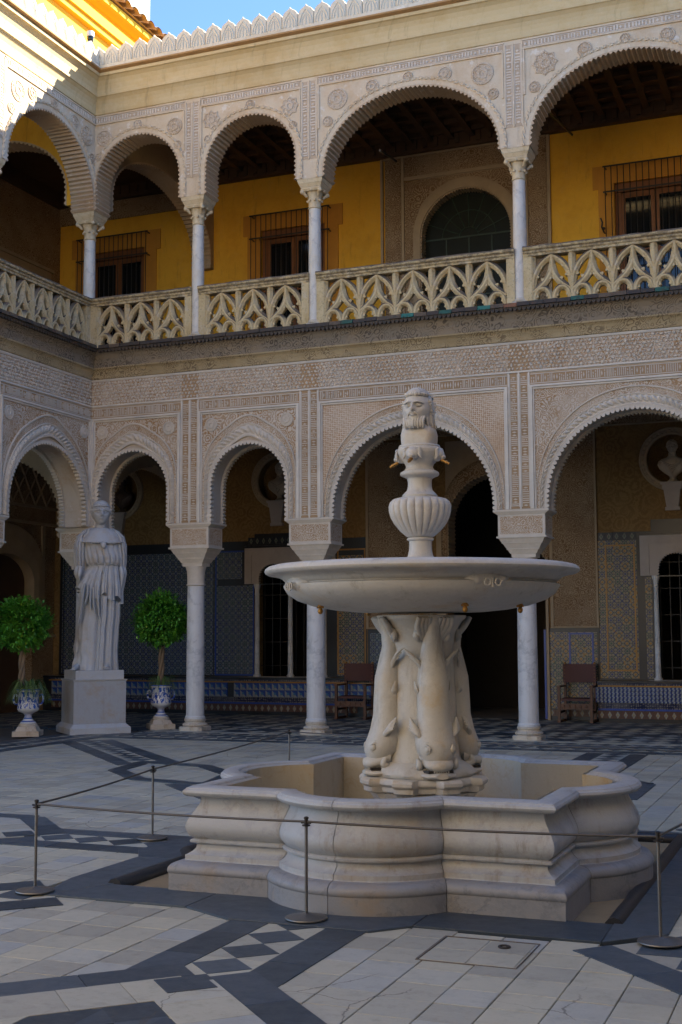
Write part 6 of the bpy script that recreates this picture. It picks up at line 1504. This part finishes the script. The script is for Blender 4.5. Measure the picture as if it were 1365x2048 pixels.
def tuft(label, x, y, z, R, n, seed):
    rnd = random.Random(seed); mb = MB()
    for k in range(n):
        a = rnd.uniform(0, 2*pi); L = R*rnd.uniform(.6, 1.15); h = rnd.uniform(.06, .24); w = rnd.uniform(.007, .013); r0 = rnd.uniform(.06, .13); pts = []
        for i in range(7):
            t = i/6; pts.append(Vector((cos(a)*(r0+L*t), sin(a)*(r0+L*t), h*4*t*(1-t)*(1.1-t*.3)-.22*t*t*L/.3+0.01)))
        sd = Vector((-sin(a), cos(a), 0)); rows = [[p-sd*w*(1-i/6.3), p+Vector((0, 0, -.004)), p+sd*w*(1-i/6.3)] for i, p in enumerate(pts)]
        mb.grid(rows, tint=rnd.random())
    return tag(mb.build('spider_plant', M['blade'], None, loc=(x, y, z), fix=False), label, 'plant', 'trailing plants in the urns')
UL, UR = (-12.17, 16.98), (-10.92, 19.02)
urn('blue and white urn overflowing with a bushy spider plant', UL[0], UL[1], radians(25)); urn('blue and white urn between the statue and the slender column', UR[0], UR[1], radians(40))
topiary('clipped round green tree rising from the bushier spider plant', UL[0]-0.11, UL[1]-0.04, 1.78, 0.415, 21); topiary('clipped round green tree between statue and column', UR[0], UR[1], 1.85, 0.455, 22)
tuft('bushy spider plant spilling far over its urn rim', UL[0], UL[1], 0.70, .26, 190, 5); tuft('sparse spider plant in the urn between statue and column', UR[0], UR[1], 0.70, .19, 70, 6)

# ------------------------------------------------------------------ rope barrier round the fountain
BP = [(-4.74, 6.72), (-5.09, 8.75), (-5.62, 12.55), (-2.86, 6.62), (-0.94, 6.76), (-0.45, 10.9)]
ZB = 0.548
def stand(label, x, y):
    o = thing('barrier_post', label, 'barrier post', (x, y, 0.016), 0, 'low rope posts round the fountain')
    mb = MB(); mb.lathe([(.118, 0), (.120, .004), (.118, .009), (.07, .018), (.02, .026), (.012, .03)], n=40); mb.build('foot_plate', M['steel'], o, smooth=40)
    mb = MB(); mb.tube([(0, 0, .02), (0, 0, .535)], .0095, 12); mb.build('rod', M['steel'], o, smooth=50)
    mb = MB(); mb.lathe([(.0105, .505), (.024, .508), (.024, .514), (.011, .517), (.011, .545), (.014, .547), (.014, .556), (.006, .56)], n=16); mb.tube([(-.03, 0, .525), (.03, 0, .525)], .006, 6); mb.build('cap', M['iron'], o, smooth=40); return o
for (x, y), lb in zip(BP, ('steel barrier post where the pale rope and the slanting dark rope meet', 'steel barrier post on the dark paving band beside the pointed basin corner', 'steel barrier post behind the basin, only its top showing', 'steel barrier post standing on the dark collar before the basin front', 'steel barrier post past the basin corner, beyond the square manhole', 'steel barrier post far behind the pit, holding the short climbing rope')): stand(lb, x, y)
def cord(label, a, b, sag=0.012, z=ZB):
    o = MB(); pts = []
    for i in range(17):
        t = i/16; pts.append((a[0]+(b[0]-a[0])*t, a[1]+(b[1]-a[1])*t, z-sag*4*t*(1-t)))
    o.tube(pts, 0.0072, 8); ob = o.build('barrier_rope', M['cord'], smooth=60); tag(ob, label, 'rope', 'ropes strung between the posts')
cord('rope shining pale from the outermost corner post to the post before the basin', BP[0], BP[3]); cord('bluish rope stretched straight across the front of the basin', BP[3], BP[4]); cord('dark rope slanting between the outermost corner post and the next post back', BP[0], BP[1])
cord('dark rope running back across the paving to the post behind the basin', BP[1], BP[2]); cord('short rope climbing away from the post by the dark pit edge', BP[4], BP[5], z=ZB); cord('bluish rope over the pale paving behind the basin', BP[2], (0.4, 11.6), 0.03)

# ------------------------------------------------------------------ armchairs against the gallery wall
def chair(label, x, y, rz):
    o = thing('armchair', label, 'armchair', (x, y, 0), rz, 'leather armchairs in the gallery')
    for sx in (-1, 1):
        mb = MB(); mb.box(sx*.29-.024, sx*.29+.024, -.27, -.222, .04, .62); mb.build('leg', M['woodchair'], o)
        mb = MB(); mb.box(sx*.27-.024, sx*.27+.024, .20, .25, .0, 1.02); mb.build('leg', M['woodchair'], o)
        mb = MB(); mb.box(sx*.29-.035, sx*.29+.035, -.29, .199, .621, .65); mb.build('armrest', M['woodchair'], o)
        mb = MB(); mb.box(sx*.29-.03, sx*.29+.03, -.29, .26, .0, .039); mb.build('foot_rail', M['woodchair'], o)
        mb = MB(); mb.box(sx*.285-.014, sx*.285+.014, -.221, .199, .16, .20); mb.build('side_rail', M['woodchair'], o)
    mb = MB(); mb.box(-.265, .265, -.262, -.238, .235, .335)
    for k in range(5): mb.sphere((-.2+.1*k, -.264, .285), .022, .012, .03, 8, 6)
    mb.build('carved_front_rail', M['woodchair'], o)
    mb = MB(); rows = [[(-.262+.524*i/8, -.225+.43*j/6, .425-.02*sin(pi*i/8)*sin(pi*j/6)) for i in range(9)] for j in range(7)]; mb.grid(rows); mb.box(-.262, .262, -.23, -.212, .385, .424); mb.build('seat', M['leather'], o, smooth=50)
    mb = MB(); rows = [[(-.30+.60*i/8, .185+.03*sin(pi*i/8), .70+.33*j/5) for i in range(9)] for j in range(6)]; mb.grid(rows); mb.grid([[(x, y+.012, z) for x, y, z in r] for r in rows]); mb.build('backrest', M['leather'], o, smooth=50)
    mb = MB()
    for sx in (-1, 1):
        mb.sphere((sx*.27, .225, 1.04), .026, n=10, m=8)
        for k in range(5): mb.sphere((sx*.272, .19, .73+.065*k), .009, n=6, m=5)
    mb.build('studs', M['brass'], o, smooth=50); return o
chair('armchair with red leather back before the blue framed tile panel', -4.52, 22.83, 0.0); chair('dark armchair half hidden behind the fountain', -8.68, 22.45, 0.0)

# ------------------------------------------------------------------ busts in the round niches
def bust(label, s, z, mat, seed):
    o = thing('bust', label, 'bust', (X1+s, YC+WB+0.10, z-0.425), 0, 'busts in the round niches')
    mb = MB(); mb.lathe([(.10, 0), (.10, .03), (.07, .05), (.055, .08), (.06, .11), (.08, .13)], n=20); mb.build('socle', mat, o, smooth=45)
    mb = MB(); rows = []
    for q, a, b in ((.125, .07, .05), (.18, .15, .09), (.26, .235, .12), (.34, .27, .125), (.40, .255, .115), (.44, .19, .095), (.465, .10, .08), (.50, .07, .07), (.55, .066, .07)):
        rows.append([(a*sin(t)*(1), -b*cos(t)+.012*sin(7*t+q*30)*(1 if q < .44 else 0), q) for t in [2*pi*k/40 for k in range(40)]])
    mb.ring_loft(rows); add_head(mb, (0, -.01, .645), .25); add_face(mb, (0, -.01, .645), .25); mb.build('figure', mat, o, smooth=60)
    mb = MB(); rnd = random.Random(seed)
    for k in range(60):
        t = rnd.uniform(.9, 2*pi-.9) if rnd.random() < .6 else rnd.uniform(-.9, .9); e = rnd.uniform(.5, 1.4) if abs(wrap(t)) < .9 else rnd.uniform(-.1, 1.3)
        mb.sphere((.088*sin(t)*cos(e), -.005-.105*cos(t)*cos(e), .66+.115*sin(e)), .024, n=7, m=5)
    mb.build('hair', mat, o, smooth=60)
    mb = MB()
    for k in range(5): mb.tube([(-.2+.03*k, -.09, .40-.03*k), (0, -.145, .30-.035*k), (.2-.03*k, -.09, .38-.02*k)], .016, 6)
    mb.build('drapery_folds', mat, o, smooth=60)
M['bust'] = m_marble('bust_marble', (0.50, 0.43, 0.34), (0.3, 0.26, 0.2), (0.3, 0.2, 0.12), 0.5, 3)
bust('marble bust in the round niche seen through the second small arch', 1.715, 4.73, M['bust'], 1); bust('marble bust in the round niche above the stepped tile crest', 9.565, 4.73, M['bust'], 2)
bust('dark reddish bust in the round niche above the statue', -2.02, 4.63, plain('porphyry_bust', (0.10, 0.065, 0.05), 0.5, 0.4, 4), 3)

# ------------------------------------------------------------------ security camera on the parapet corner
sc_ = thing('security_camera', 'small white security camera at the inner corner of the roof parapet', 'camera', (X1+0.16, YC-0.33, 11.86), radians(40))
mb = MB(); mb.tube([(0, 0, 0), (0, 0, .38)], .02, 8); mb.box(-.05, .05, -.03, .03, 0, .02); mb.build('bracket', M['merlon'], sc_)
mb = MB(); mb.lathe([(.02, .56), (.065, .555), (.07, .54), (.07, .47), (.06, .46)], n=20); mb.build('hood', plain('white_plastic', (0.75, 0.74, 0.72), 0.4, 0.1, 5), sc_, smooth=40)
mb = MB(); mb.lathe([(.06, .459), (.062, .42), (.05, .375), (.02, .355)], n=20); mb.build('lens_dome', M['glass'], sc_, smooth=60)
